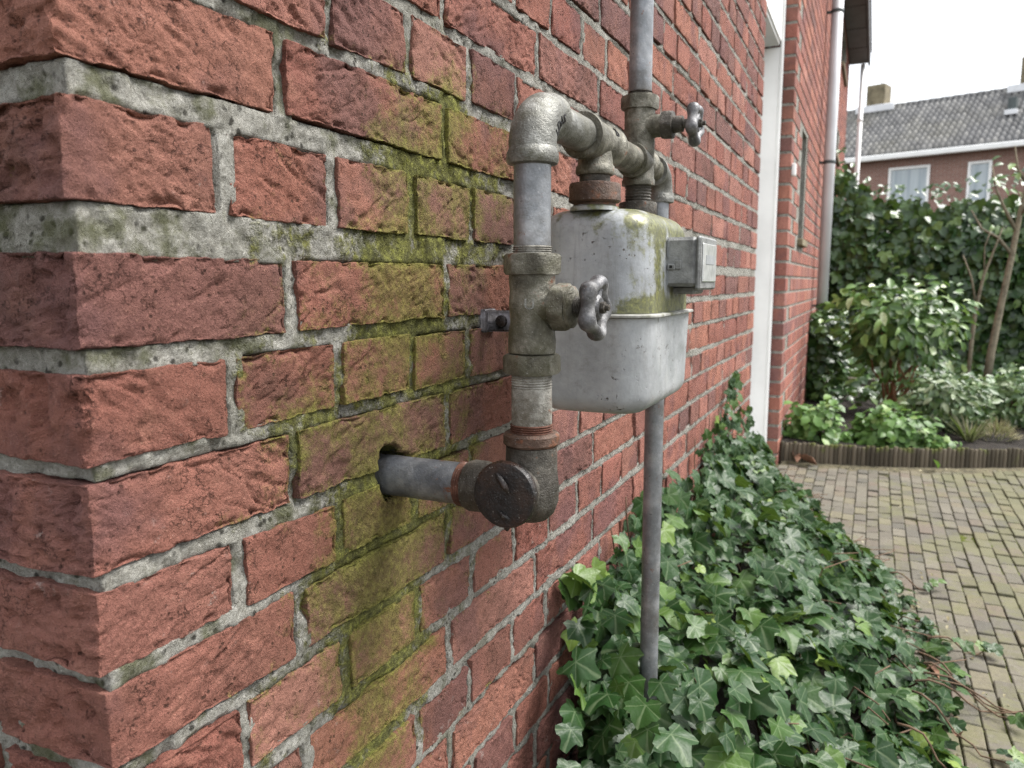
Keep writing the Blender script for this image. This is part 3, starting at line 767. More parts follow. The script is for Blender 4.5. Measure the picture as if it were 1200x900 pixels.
# stand pipe, elbow
part('thread_ring', [thread(.0158, .7965, .8030, 4, O, ZU)], M['putty'])
part('standpipe', [rough(cyl(.0149, .802, .869, O, ZU, 40), .00012)], M['pipe'])
RB, HZ = .029, .9075
def elbow_pts(c0, rb, rt, n=22, seg=44, dirn='up'):
    """bend in the Y-Z plane: from vertical (phi 0) to horizontal"""
    V = []
    for k in range(n):
        ph = pi / 2 * k / (n - 1); er = np.array([0, -cos(ph), sin(ph)]) if dirn == 'up' else np.array([0, cos(ph), sin(ph)])
        c = np.array(c0) + er * rb
        for i in range(seg):
            th = 2 * pi * i / seg; V.append(c + rt * (cos(th) * er + sin(th) * np.array([1, 0, 0])))
    F = [(k*seg+i, (k+1)*seg+i, (k+1)*seg+(i+1) % seg, k*seg+(i+1) % seg) for k in range(n-1) for i in range(seg)]
    return np.array(V), F
EC = (AX, AY + RB, HZ - RB)
el = part('elbow', [rough(elbow_pts(EC, RB, .0188), .0005), rough(lathe([(.0150, .8655), (.0198, .8665), (.0208, .8690), (.0208, .8745), (.0196, .8770), (.0188, .8790)], O, ZU, 44), .0004),
    rough(lathe([(.0188, -.0005), (.0194, .001), (.0194, .0065), (.0178, .008), (.0150, .0082)], (AX, AY + RB, HZ), PY, 44), .0003)], M['cast_light'])
def word(body, size, ext, fn, name, mat, par):
    cu = bpy.data.curves.new('t', 'FONT'); cu.body = body; cu.size = size; cu.extrude = ext; cu.align_x = 'CENTER'; cu.align_y = 'CENTER'; cu.resolution_u = 3
    to = bpy.data.objects.new('t', cu); COL.objects.link(to); bpy.context.view_layer.update()
    me = bpy.data.meshes.new_from_object(to.evaluated_get(bpy.context.evaluated_depsgraph_get()))
    bpy.data.objects.remove(to); bpy.data.curves.remove(cu)
    for v in me.vertices: v.co = Vector(fn(*v.co))
    me.materials.clear(); me.materials.append(mat); me.name = name
    return obj(name, me, par)
def on_elbow(u, v, w):
    ph = radians(50) + u / (RB * .9); th = radians(100) - v / .0188; er = np.array([0, -cos(ph), sin(ph)])
    r = .0189 + w; return np.array(EC) + er * RB + r * (cos(th) * er + sin(th) * np.array([1, 0, 0]))
word('LDAS', .0105, .0006, on_elbow, 'raised_lettering', M['dark_iron'], el)
def on_valve(u, v, w):
    a = radians(-58) + u / .0180; r = .0186 + w; return np.array([AX + r * cos(a), AY + r * sin(a), .757 + v])
word('U 8', .0120, .0008, on_valve, 'raised_lettering', M['cast_light'], va)
# horizontal run, tee, cross fitting
HO = (AX, 0, HZ)
part('run_pipe', [rough(cyl(.0152, .6060, .690, HO, PY, 40), .0002)], M['cast_light'])
te = part('tee', [rough(lathe([(.0150, .6795), (.0205, .6805), (.0212, .684), (.0206, .6885), (.0188, .690), (.0184, .720), (.0186, .752), (.0200, .754), (.0203, .760), (.0188, .7625), (.015, .763)], HO, PY, 44), .0005),
    rough(lathe([(.0150, -.004), (.0165, -.016), (.0172, -.022), (.0185, -.0235), (.0190, -.029), (.0178, -.0315), (.0140, -.0320)], (AX, .720, HZ), ZU, 40), .0005)], M['cast'])
part('thread_ring', [thread(.0150, .7625, .7680, 3, HO, PY)], M['grimy'])
def on_tee(u, v, w):
    a = radians(30) + v / .0184; r = .0187 + w; return np.array([AX + r * cos(a), .735 + u, HZ + r * sin(a)])
word('25', .0115, .0007, on_tee, 'raised_lettering', M['dark_iron'], te)
part('branch_nipple', [rough(lathe([(.0140, .862), (.0150, .864), (.0150, .876)], (AX, .720, 0), ZU, 36), .0006)], M['grimy'])
part('union_nut', [rough(lathe([(.0190, .8690), (.0240, .8680), (.0248, .8655), (.0248, .8560), (.0252, .8545), (.0252, .8515), (.0235, .8500), (.0205, .8495), (.0205, .8460), (.0215, .8430)][::-1], (AX, .720, 0), ZU, 44), .0007)], M['rusty'])
part('run_pipe', [rough(cyl(.0150, .767, .852, HO, PY, 40), .0003)], M['cast'])
CY = .870; CO = (AX, CY, 0)
cx = part('cross_valve', [rough(lathe([(.0142, .8815), (.0180, .8825), (.0186, .8875), (.0172, .8900), (.0170, .905), (.0174, .930), (.0168, .950), (.0170, .966)], CO, ZU, 44), .0006),
    rough(lathe([(.0150, -.030), (.0182, -.0295), (.0188, -.0255), (.0180, -.0225), (.0172, -.020), (.0172, .018), (.0182, .020), (.0182, .027), (.0150, .0275)], (AX, CY, HZ), PY, 40), .0005),
    rough(lathe([(.0150, .000), (.0135, .012), (.0122, .020), (.0125, .027)], (AX, CY, .9465), PX, 32), .0004)], M['cast'])
part('valve_nut', [rough(hexa(.0212, .9650, .9805, CO, ZU, .3), .0005)], M['cast'], cx)
part('bonnet', [rough(hexa(.0165, .0265, .0385, (AX, CY, .9465), PX, .1), .0004), lathe([(.0085, .038), (.0092, .040), (.0086, .049), (.0050, .050), (.0045, .058)], (AX, CY, .9465), PX, 24)], M['grimy'], cx)
hand_wheel((AX + .0620, CY, .9455), .0236, cx, 5, 1.4)
part('outlet_nipple', [thread(.0148, .862, .8820, 6, CO, ZU)], M['grimy'])
part('outlet_nut', [rough(hexa(.0218, .8475, .8645, CO, ZU, .15), .0006)], M['grimy'])
part('thread_ring', [thread(.0135, .9795, .9850, 3, CO, ZU)], M['grimy'])
part('riser_pipe', [rough(cyl(.0128, .984, 2.35, CO, ZU, 36), .00015)], M['pipe'])
EY = .967
part('run_pipe', [cyl(.0135, .892, .950, HO, PY, 32)], M['cast'])
part('elbow', [rough(elbow_pts((AX, EY - .024, HZ - .024), .024, .0158, dirn='down'), .0004), rough(lathe([(.0135, .8715), (.0172, .8725), (.0178, .8765), (.0165, .8795), (.0158, .8840)], (AX, EY, 0), ZU, 36), .0003),
    rough(lathe([(.0140, -.010), (.0172, -.009), (.0172, -.002), (.0158, .0005)], (AX, EY - .024, HZ), PY, 36), .0003)], M['cast_light'])
part('down_pipe', [rough(sweep([(AX, EY - .003 + .010 * (1 - k / 14), -.03 + .0645 * k) for k in range(15)], .0121, 36), .00015)], M['pipe'])
# wall bracket behind the valve
bk = MB(); bk.box((-.004, .742, .7215), (.040, .7475, .7445), 0, .002); bk.box((-.006, .735, .7205), (.004, .764, .7455), 0, .002)
bk.box((.0395, .7425, .7225), (.075, .7470, .7435), 0, .002)
bk = bk.build('wall_bracket', M['bracket'], gp, True)
part('bolt', [lathe([(.0058, 0), (.0066, .001), (.0062, .004), (.003, .0052)], (.021, .742, .733), (0, -1, 0), 18)], M['dark_iron'], bk)

# ------------------------------------------------------------------ gas meter
gm = thing('gas_meter', 'grey two part gas meter with algae stains hanging under the pipe fittings', 'gas meter', None, (0, 0, 0))
MX, MY = .131, .795
def rring(hx, hy, r, z, seg=10):
    P = []
    for sx, sy, a0 in ((1, 1, 0), (-1, 1, 90), (-1, -1, 180), (1, -1, 270)):
        for k in range(seg + 1):
            a = radians(a0 + 90 * k / seg); P.append((MX + sx * (hx - r) + r * cos(a), MY + sy * (hy - r) + r * sin(a), z))
    return np.array(P)
def loft(rings, capb=True, capt=True):
    n = len(rings[0]); V = np.concatenate(rings)
    F = [(k*n+i, k*n+(i+1) % n, (k+1)*n+(i+1) % n, (k+1)*n+i) for k in range(len(rings)-1) for i in range(n)]
    if capb: F.append(tuple(range(n))[::-1])
    if capt: F.append(tuple((len(rings)-1)*n+i for i in range(n)))
    return V, F
def dome(hx, hy, r, z0, z1, er, up=True, taper=0.):
    R = [rring(hx, hy, r, z0)]
    for k in range(1, 5): R.append(rring(hx - taper * k / 4, hy - taper * k / 4, r, z0 + (z1 - z0 - (er if up else -er)) * k / 4))
    for k in range(1, 9):
        a = pi / 2 * k / 8; i = er * (1 - cos(a)); R.append(rring(hx - taper - i, hy - taper - i, max(r - i * .6, .008), z1 - (er if up else -er) + (er * sin(a)) * (1 if up else -1)))
    c = [rring((hx - taper - er) * f, (hy - taper - er) * f, .008 * f, z1 + (.0015 if up else -.0015) * (1 - f)) for f in (.7, .35, .05)]
    return R + c
def dented(sh, amp=.0007): V, F = sh; return V + amp * np.stack([fbm(V * 14, 71, 2), fbm(V * 14, 72, 2), fbm(V * 14, 73, 2)], -1), F
mu = part('upper_casing', [dented(loft(dome(.0606, .0998, .038, .7450, .8440, .022, True, .0028)))], M['meter_up'], gm)
ml = part('lower_casing', [dented(loft([r for r in dome(.0618, .1008, .029,   .7405, .6470, .019, False, .0024)][::-1]))], M['meter_low'], gm)
part('rim_flange', [dented(loft([rring(.0600, .0990, .029, .7408), rring(.0658, .1048, .033, .7411), rring(.0666, .1056, .034, .7418), rring(.0666, .1056, .034, .7434), rring(.0658, .1048, .034, .7441), rring(.0595, .0987, .036, .7447)]), .0005)], M['rim'], gm)
part('inlet_boss', [lathe([(.024, .842), (.0235, .8455), (.020, .8475)], (AX, .720, 0), ZU, 36)], M['meter_up'], gm)
part('outlet_boss', [lathe([(.022, .842), (.0215, .8455), (.019, .848)], CO, ZU, 36)], M['meter_up'], gm)
# counter box
b = MB(); b.box((.1800, .772, .7700), (.2190, .857, .8190), 0, .0035)
cb = b.build('counter_box', M['box_grey'], gm, True); cb.data.set_sharp_from_angle(angle=radians(30))
b = MB(); b.box((.2185, .7725, .7665), (.2235, .8565, .8200), 0, .002)
b.build('counter_front', M['box_grey'], cb)
b = MB(); b.box((.2232, .780, .7745), (.2250, .849, .8130), 0, .0008); b.build('counter_window', M['lens'], cb)
b = MB()
b.box((.22495, .792, .7925), (.22540, .836, .8015))
b.build('scale_marks', M['plinth'], cb)
b = MB(); b.box((.1910, .7690, .7865), (.1990, .7725, .7925), 0, .001); b.box((.1985, .7700, .7870), (.2050, .7722, .7965), 0, .001); b.build('latch', M['box_grey'], cb)
b = MB(); b.box((.1935, .7684, .7882), (.1965, .7692, .7910), 0, .0003); b.build('latch_slot', M['dark'], cb)
b = MB(); b.box((.1905, .7706, .7995), (.1920, .7723, .8170)); b.box((.1905, .7706, .7715), (.1920, .7723, .7860)); b.build('seam', M['plinth'], cb)
b = MB(); b.box((.1830, .800, .7620), (.2130, .845, .7702), 0, .002); b.build('counter_foot', M['box_grey'], cb)

# ------------------------------------------------------------------ leaves
def ivy_leaf(seed, lobes=5):
    """palmate ivy leaf, base at the origin, tip along +y, unit length about 1; returns V, F, vein"""
    r = random.Random(seed)
    base_o = [(-165, .26, 0), (-140, .44, .2), (-122, .52, 1.), (-100, .47, .25), (-87, .49, 0), (-72, .62, .3), (-57, .73, 1.), (-46, .69, .35), (-33, .65, 0), (-20, .78, .3), (-8, .93, .75), (0, 1.0, 1.)]
    base_o += [(-a, l, v) for a, l, v in base_o[-2::-1]]
    sx_ = [r.uniform(.9, 1.1) for _ in base_o]; deep = r.uniform(-.10, .12)
    pts = [(a + r.uniform(-3, 3), l * k * (1 + deep * (v - .5)), v) for (a, l, v), k in zip(base_o, sx_)]
    C = np.array([0, .30, 0]); n = len(pts); V = [(0, .30, 0.)]; vein = [1.]
    cup = r.uniform(-.25, .12); fold = r.uniform(.02, .14); tw = r.uniform(-.25, .25)
    for f in (.5, 1.):
        for a, l, ve in pts:
            t = radians(a); x = l * sin(t) * f; y = .30 + l * cos(t) * f * .82
            z = cup * (x * x + (y - .3) ** 2) + fold * abs(x) * .5 - .05 * f * ve + tw * x * (y - .3) + r.uniform(-.02, .02) * f
            if y > .75: z -= (y - .75) * .35
            V.append((x, y, z)); vein.append(ve if f == 1 else max(ve, .15))
    F = []
    for i in range(n - 1):
        F.append((0, 1 + i + 1, 1 + i)); F.append((1 + i, 1 + i + 1, 1 + n + i + 1, 1 + n + i))
    F.append((0, 1, n))
    return np.array(V), F, np.array(vein)
IV = [ivy_leaf(s) for s in range(14)]
def simple_leaf(w=.5, bend=.25, fold=.18):
    V = np.array([(0, 0, 0), (-w*.42, .3, fold*w), (0, .35, 0), (w*.42, .3, fold*w), (-w*.40, .68, fold*w - bend*.4), (0, .70, -bend*.4), (w*.40, .68, fold*w - bend*.4), (0, 1., -bend)])
    F = [(0, 2, 1), (0, 3, 2), (1, 2, 5, 4), (2, 3, 6, 5), (4, 5, 7), (5, 6, 7)]
    return V, F, np.zeros(8)
SL = [simple_leaf(.55, .2), simple_leaf(.62, .05), simple_leaf(.5, .35)]
RL = [simple_leaf(.85, .2, .1), simple_leaf(.8, .1, .15), simple_leaf(.9, .3, .05)]
def orient(nrm, tip):
    n = np.asarray(nrm, float); n /= np.linalg.norm(n); t = np.asarray(tip, float); t = t - n * (t @ n); l = np.linalg.norm(t)
    if l < 1e-6: t = np.cross(n, [1, 0, 0]); l = np.linalg.norm(t)
    t /= l; return np.stack([np.cross(t, n), t, n], 1)
class Leaves:
    def __init__(s): s.V = []; s.F = []; s.r = []; s.v = []; s.n = 0
    def add(s, shape, loc, nrm, tip, size, rnd):
        V, F, ve = shape; R = orient(nrm, tip)
        s.V.append((V * size) @ R.T + np.asarray(loc)); s.F.extend([tuple(i + s.n for i in f) for f in F]); s.n += len(V)
        s.r.append(np.full(len(V), rnd)); s.v.append(ve)
    def build(s, name, mat, parent=None):
        return obj(name, mesh(name, np.concatenate(s.V), s.F, mat, True, {'rnd': np.concatenate(s.r), 'vein': np.concatenate(s.v)}), parent)

# ------------------------------------------------------------------ ivy spilling from the wall foot over the paving
ivy = thing('ivy_plant', 'dark green ivy climbing from the wall foot and spreading over the paving below the meter', 'ivy')
OUT = np.array([(.62, .06), (.80, .30), (1.05, .46), (1.33, .525), (1.55, .56), (1.77, .54), (2.05, .49), (2.38, .37), (2.70, .20), (2.95, .09), (3.2, .01)])
def out_x(y): return np.interp(y, OUT[:, 0], OUT[:, 1])
def ivy_h(x, y):
    t = np.clip(x / max(out_x(y), .02), 0, 1.1)
    top = np.interp(y, [.6, .75, .93, 1.2, 1.7, 2.2, 2.7, 3.1], [.06, .16, .30, .31, .28, .24, .17, .08])
    lump = .085 * float(fbm(np.array([[x * 9, y * 9, 0]]), 81, 3)[0])
    return max(.012, top * (1 - t) ** 1.15 + .045 * (1 - t ** 5) + lump * (1 - t * .5))
LR = random.Random(5); leaves = []
def add_ivy(x, y, z, nrm, tip, size, rn=None): leaves.append((np.array([x, y, z]), np.array(nrm, float), np.array(tip, float), size, LR.random() if rn is None else rn, LR.randrange(14)))
for k in range(3700):
    y = LR.uniform(.66, 3.15); ox = out_x(y)
    x = ox * (LR.random() ** .8) * LR.choice([1, 1, 1, 1.03])
    if x > ox * 1.08: continue
    layer = LR.choice([0, 0, 0, 1, 1, 2])
    if y < max(.99 - 2.5 * x, .70): continue
    if abs(x - AX) < .034 and abs(y - EY) < .034: continue
    h = ivy_h(x, y); e = .02
    gx = (ivy_h(x + e, y) - h) / e; gy = (ivy_h(x, y + e) - h) / e
    n = np.array([-gx * .6 + LR.gauss(.15, .55), -gy * .6 + LR.gauss(-.18, .55), 1.0 + LR.uniform(-.2, .3)])
    tip = np.array([1.0 + LR.gauss(0, .7), LR.gauss(-.35, .8), -.8])
    z = max(.010, h - layer * .035 + LR.gauss(0, .012))
    sz = LR.uniform(.018, .052) * (1. if y < 2 else .9) * (1 if x < ox * .85 else .75)
    add_ivy(x, y, z, n, tip, sz, min(.999, abs(LR.gauss(.35, .28))))
# leaves flat against and near the wall
strands = []
for (ys, z0, y1, z1, nl) in [(1.13, .18, 1.10, .34, 8), (1.20, .2, 1.185, .372, 10), (1.26, .2, 1.27, .405, 11), (1.33, .2, 1.36, .39, 10), (1.22, .18, 1.16, .30, 9),
                             (1.62, .2, 1.66, .33, 8), (1.78, .2, 1.83, .40, 9), (1.95, .2, 2.02, .43, 12), (2.15, .2, 2.30, .515, 16), (2.08, .2, 2.16, .46, 12), (2.3, .15, 2.42, .40, 12), (2.45, .12, 2.62, .37, 11), (2.6, .1, 2.72, .27, 9), (1.04, .05, 1.02, .16, 8), (1.08, .08, 1.06, .24, 9)]:
    pth = []
    for k in range(9):
        t = k / 8; pth.append((.006 + .012 * (1 - t) * LR.random() + .004, ys + (y1 - ys) * t + .012 * sin(6 * t + ys * 9), z0 + (z1 - z0) * t))
    strands.append(pth)
    for k in range(int(nl * 1.9)):
        t = LR.random() ** .8; i = min(int(t * 8), 7); q = np.array(pth[i]) + (np.array(pth[i + 1]) - np.array(pth[i])) * (t * 8 - i)
        side = LR.choice([-1, 1])
        add_ivy(q[0] + LR.uniform(.006, .03), q[1] + side * LR.uniform(.0, .02), q[2], (1., LR.gauss(-.7, .5), LR.gauss(.4, .4)), (LR.uniform(.2, 1), side * .8 + LR.gauss(0, .3), LR.gauss(-.4, .6)), LR.uniform(.022, .044) * (1.05 - .4 * t), min(.999, .35 + .6 * t * LR.random() + .1 * LR.random()))
# tall bank of leaves leaning on the wall
for k in range(420):
    y = LR.uniform(.98, 2.85); h = ivy_h(0, y); z = LR.uniform(.03, h + .02)
    add_ivy(LR.uniform(.015, .06), y, z, (1., LR.gauss(-.6, .4), .5 + LR.gauss(0, .35)), (.6, LR.gauss(0, .6), -1), LR.uniform(.028, .05), min(.999, abs(LR.gauss(.35, .28))))
# leaves crowding the foot of the down pipe
for k in range(150):
    a = LR.uniform(0, 2 * pi); q = LR.uniform(.024, .11); z = LR.uniform(.10, .285) - q * .45
    add_ivy(AX + q * cos(a), EY + q * sin(a), z, (cos(a) * .5 + LR.gauss(.1, .4), sin(a) * .5 - .3 + LR.gauss(0, .4), .9), (cos(a) + LR.gauss(0, .4), sin(a) + LR.gauss(0, .4), -.9), LR.uniform(.024, .052), min(.999, abs(LR.gauss(.35, .28))))
for k in range(36):
    y = LR.uniform(1.05, 1.4); z = LR.uniform(.12, .33 if y > 1.12 else .22); add_ivy(LR.uniform(.012, .05), y, z, (1., LR.gauss(-.7, .4), .4), (.5, LR.gauss(0, .7), -.8), LR.uniform(.02, .042), min(.999, abs(LR.gauss(.4, .3))))
# runners at the outer edge
runners = []
for (x0, y0_, x1, y1_, nl) in [(.50, 1.62, .66, 1.50, 5), (.48, 1.45, .62, 1.36, 4), (.52, 1.70, .645, 1.80, 5), (.50, 1.53, .70, 1.565, 2), (.46, 1.33, .575, 1.285, 4), (.45, 2.05, .56, 2.13, 3), (.5, 1.58, .665, 1.53, 0), (.49, 1.5, .65, 1.54, 1)]:
    pth = [(x0 + (x1 - x0) * t + LR.uniform(-.006, .006), y0_ + (y1_ - y0_) * t + LR.uniform(-.006, .006), .05 * (1 - t) ** 1.2 + .008 + .012 * sin(7 * t)) for t in np.linspace(0, 1, 9)]
    runners.append(pth)
    for k in range(nl):
        q = pth[3 + int(LR.random() * 6)]; add_ivy(q[0], q[1] + LR.uniform(-.012, .012), q[2] + .012, (LR.gauss(0, .3), LR.gauss(-.3, .3), 1), (1, LR.gauss(0, .8), -.1), LR.uniform(.018, .030), LR.uniform(.6, .99))
sh_size = []
for (p, n, t, s, r, v) in leaves:
    q = p + t / np.linalg.norm(t) * s; sh_size.append(seen_size([p - s * .4, p + s * .4]))
# those that show and stand on top stay single
front = []
dep = np.array([(l[0] - CAM) @ cF for l in leaves]); XY = np.array([l[0] - CAM for l in leaves]); px = (XY @ cR) / dep * FPX + 600; py = 450 - (XY @ cU) / dep * FPX
for i, l in enumerate(leaves):
    if sh_size[i] <= 0 or dep[i] < .5: continue
    near = (np.abs(px - px[i]) < .25 * l[3] * FPX / dep[i]) & (np.abs(py - py[i]) < .25 * l[3] * FPX / dep[i]) & (dep < dep[i] - .006)
    front.append((sh_size[i] * (.25 if near.sum() > 1 else .6 if near.sum() else 1.), i))
front.sort(reverse=True); singles = set(i for _, i in front[:296])
lm_ = []
for V, F, ve in IV: lm_.append(mesh('leaf', V, F, M['ivy'], True, {'rnd': np.zeros(len(V)), 'vein': ve}))
ivar = {}
massl = Leaves()
for i, (p, n, t, s, r, v) in enumerate(leaves):
    if i in singles:
        # alike leaves share a mesh; the tone comes in four steps
        q = int(r * 6); key = (v, q)
        if key not in ivar:
            V, F, ve = IV[v]; ivar[key] = mesh('leaf', V, F, M['ivy'], True, {'rnd': np.full(len(V), (q + .5) / 6 - .5), 'vein': ve})
        o = obj('leaf', ivar[key], ivy); R = orient(n, t)
        o.matrix_local = Matrix.Translation(p) @ Matrix(R.tolist()).to_4x4() @ Matrix.Scale(s, 4)
    else: massl.add(IV[v], p, n, t, s, r)
for me in lm_: bpy.data.meshes.remove(me)
tag(massl.build('leaf_mass', M['ivy'], ivy), None, None, None, 'stuff')
sb = MB()
for pth in strands + runners: sb.add(*sweep(pth, np.linspace(.0022, .0011, len(pth)), 6))
for k in range(170):
    y = LR.uniform(1.05, 2.9); ox = out_x(y); x = LR.uniform(.03, ox * .9); h = ivy_h(x, y); a = LR.uniform(0, 2 * pi); l = LR.uniform(.05, .16)
    sb.add(*sweep([(x, y, h * .25), (x + l * .4 * cos(a), y + l * .4 * sin(a), h * .75), (x + l * cos(a), y + l * sin(a), max(.01, h * .80))], [.0022, .0016, .0011], 5))
tag(sb.build('stems', M['stem'], ivy, True), None, None, None, 'stuff')

# ------------------------------------------------------------------ clay pavers of the yard
yard = tag(obj('paved_yard', mesh('paved_yard', *grid_sheet(-.02, 1.7, -.6, 4.3, 130, 330, lambda X, Y: -.0065 + .0022 * fbm(np.stack([X * 40, Y * 40, 0 * X], -1), 41, 3)), M['joint'])), 'mossy joint bed of the clay paved yard', None, None, 'structure')
PW, PL, GAP = .0352, .0712, .0032
PR = random.Random(3); pj = []
i = 0; x = .004
while x < 1.62:
    w = PW + PR.uniform(-.0016, .0016); y = -.5 - PR.random() * PL
    while y < 4.2:
        l = PL + PR.uniform(-.003, .003)
        yc, xc = y + l / 2, x + w / 2 + .02 * fbm(np.array([[0, y * .8, i * .05]]), 47, 1)[0]
        if xc < out_x(yc) * .72 and .9 < yc < 3.0: y += l + GAP; continue
        if yc + l / 2 < edge_y(xc) - .012 and not (xc < XP + .02 and yc > YD1 - .03) and not (xc < .035 and YD0 - .03 < yc < YD1):
            tl = (PR.gauss(0, .04), PR.gauss(0, .028)); z = PR.gauss(0, .0020)
            ax_ = x + .02 * fbm(np.array([[0, y * .8, i * .05]]), 47, 1)[0]
            pj.append((ax_, y, w, l, z, tl, PR.random()))
        y += l + GAP
    x += w + GAP; i += 1
sc_ = []
for q, (x, y, w, l, z, tl, r) in enumerate(pj):
    cov = x + w < out_x(y + l / 2) * .97 and .64 < y < 3.1
    sc_.append((0 if cov else seen_size([(x, y, 0), (x + w, y, 0), (x, y + l, 0), (x + w, y + l, 0)]), q))
one = set(q for s, q in sorted(sc_, reverse=True)[:290])
pb = MB()
for q, (x, y, w, l, z, tl, r) in enumerate(pj):
    V, F = bevbox((x, y, -.02), (x + w, y + l, 0), .0018)
    c = np.array([x + w / 2, y + l / 2, 0]); V = V + .0011 * np.stack([vn(V * 50, 1), vn(V * 50, 2), vn(V * 50, 3)], -1)
    V[:, 2] += (V[:, 0] - c[0]) * tl[0] + (V[:, 1] - c[1]) * tl[1] + z
    if q in one: obj('paver', mesh('paver', V - c, F, M['paver'], False, {'rnd': np.full(len(V), r)}), yard, c)
    else: pb.add(V, F, r)
tag(pb.build('paver_rows', M['paver'], yard, False), None, None, None, 'stuff')
V, F = grid_sheet(0.0, 1., .85, 3.05, 30, 90, lambda X, Y: 0 * X)
V[:, 0] = V[:, 0] * np.array([out_x(y) for y in V[:, 1]]) * .78
V[:, 2] = .002 + .030 * (1 - smooth(0., .85, V[:, 0] / np.array([max(out_x(y), .02) for y in V[:, 1]]) / .78)) + .006 * fbm(V * 20, 57, 3)
tag(obj('gap_dark_soil', mesh('gap_dark_soil', V, F, M['soil'])), 'dark soil strip added at the wall foot for shade-dark gaps in the ivy', None, None, 'structure')  # soil sheet added so the gaps between leaves look shaded
# dirt strip along the edging
V, F = [], []
xs = np.linspace(.06, 1.6, 80); nz = 8
for k in range(nz):
    for x in xs: V.append((x, edge_y(x) - .012 - .075 * (1 - k / (nz - 1)), 0))
V = np.array(V); tt = np.repeat(np.arange(nz) / (nz - 1), 80)
V[:, 2] = -.006 + .013 * smooth(.15, .9, tt + .35 * fbm(V * 12, 55, 3)) + .002 * fbm(V * 60, 56, 3)
F = [(j*80+i, j*80+i+1, (j+1)*80+i+1, (j+1)*80+i) for j in range(nz-1) for i in range(79)]
M['dirt'] = plain('washed_up_dirt', (.12, .105, .065), .95, .35, 40., .004)
tag(obj('dirt_strip', mesh('dirt_strip', V, F, M['dirt'])), 'mossy dirt washed up along the bed edging', None, None, 'structure')

# ------------------------------------------------------------------ palisade edging of the bed
edg = thing('bed_edging', 'low wooden palisade edging with mossy top around the garden bed', 'edging')
seg = np.hypot(*np.diff(EDGE, axis=0).T); cum = np.concatenate([[0], np.cumsum(seg)]); total = cum[-1]
s = .012; ER = random.Random(9); stm = []
for k in range(4):
    V, F = lathe([(.0085, -.04), (.0092, 0), (.0095, .05), (.0090, .085), (.0070, .0885), (.002, .0895)], (0, 0, 0), ZU, 10); V = np.array(V); V[:, 1] *= .8
    V = V + .0006 * np.stack([vn(V * 80 + k, 1), vn(V * 80 + k, 2), 0 * V[:, 0]], -1); stm.append(mesh('stake', V, F, M['stake'], True, {'rnd': np.full(len(V), k * .23)}))
while s < total:
    x = np.interp(s, cum, EDGE[:, 0]); y = np.interp(s, cum, EDGE[:, 1]); t = np.interp(s + .01, cum, EDGE[:, 1]) - np.interp(s - .01, cum, EDGE[:, 1])
    o = obj('stake', stm[ER.randrange(4)], edg, (x, y, ER.uniform(-.006, .004))); o.rotation_euler = (0, 0, math.atan2(t, .02 * .9)); s += .0180
# the mossy cap strip of soil behind the stakes is the bed itself

# ------------------------------------------------------------------ garden plants
def cloud(name, c, rad, n, shapes, size, mat, parent, seed, up=.5, rmin=.0, facing=(0, -.4, .6), skew=1.3, hollow=.55):
    r = random.Random(seed); L = Leaves(); c = np.array(c); rad = np.array(rad)
    for k in range(n):
        d = np.array([r.gauss(0, 1) for _ in range(3)]); d /= np.linalg.norm(d)
        rr = (hollow + (1 - hollow) * r.random()) * (1 + .62 * float(fbm(np.array([d * 2.2 + seed]), 5, 2)[0]))
        p = c + d * rad * rr
        if p[2] < rmin: continue
        n_ = d * .6 + np.array(facing) + np.array([r.gauss(0, .45) for _ in range(3)])
        t_ = d + np.array([r.gauss(0, .6), r.gauss(0, .6), r.gauss(-.35, .4)])
        L.add(shapes[r.randrange(len(shapes))], p, n_, t_, size * r.uniform(.65, 1.25), r.random() ** skew)
    o = L.build(name, mat, parent); tag(o, None, None, None, 'stuff'); return o
def branchy(base, tips, r0, r1, seed, mat, par, name='stems', n=7, wob=.02):
    r = random.Random(seed); b = MB()
    for t in tips:
        P = []
        a = np.array(base, float) + np.array([r.uniform(-.02, .02), r.uniform(-.02, .02), 0])
        for k in range(n):
            f = k / (n - 1); q = a + (np.array(t) - a) * f; q[2] = a[2] + (t[2] - a[2]) * f ** .8
            P.append(q + np.array([r.gauss(0, wob), r.gauss(0, wob), 0]) * sin(pi * f))
        b.add(*sweep(P, np.linspace(r0, r1, n), 7))
    return b.build(name, mat, par, True)

# round glossy shrub in the middle of the bed
sh = thing('rounded_shrub', 'round glossy shrub with pale leaf tips on bare stems in the middle of the bed', 'shrub')
c = (.50, 4.55)
cloud('foliage', (c[0] + .0, c[1], .55), (.30, .26, .25), 1150, SL, .066, M['shrub'], sh, 21, hollow=.25, facing=(0, -.5, .9))
R_ = random.Random(2)
branchy((c[0], c[1], .06), [(c[0] + R_.uniform(-.2, .2), c[1] + R_.uniform(-.15, .15), R_.uniform(.4, .62)) for k in range(13)], .007, .004, 4, M['red_stem'], sh)
# variegated low shrub
sh2 = thing('variegated_shrub', 'low bushy shrub with pale variegated leaves right of the round shrub', 'shrub')
cloud('foliage', (.71, 4.12, .215), (.20, .16, .155), 1100, SL, .043, M['variegated'], sh2, 22, hollow=.5, rmin=.07)
branchy((.70, 4.12, .06), [(.70 + R_.uniform(-.12, .12), 4.12 + R_.uniform(-.1, .1), R_.uniform(.18, .28)) for k in range(8)], .004, .002, 5, M['stem'], sh2)
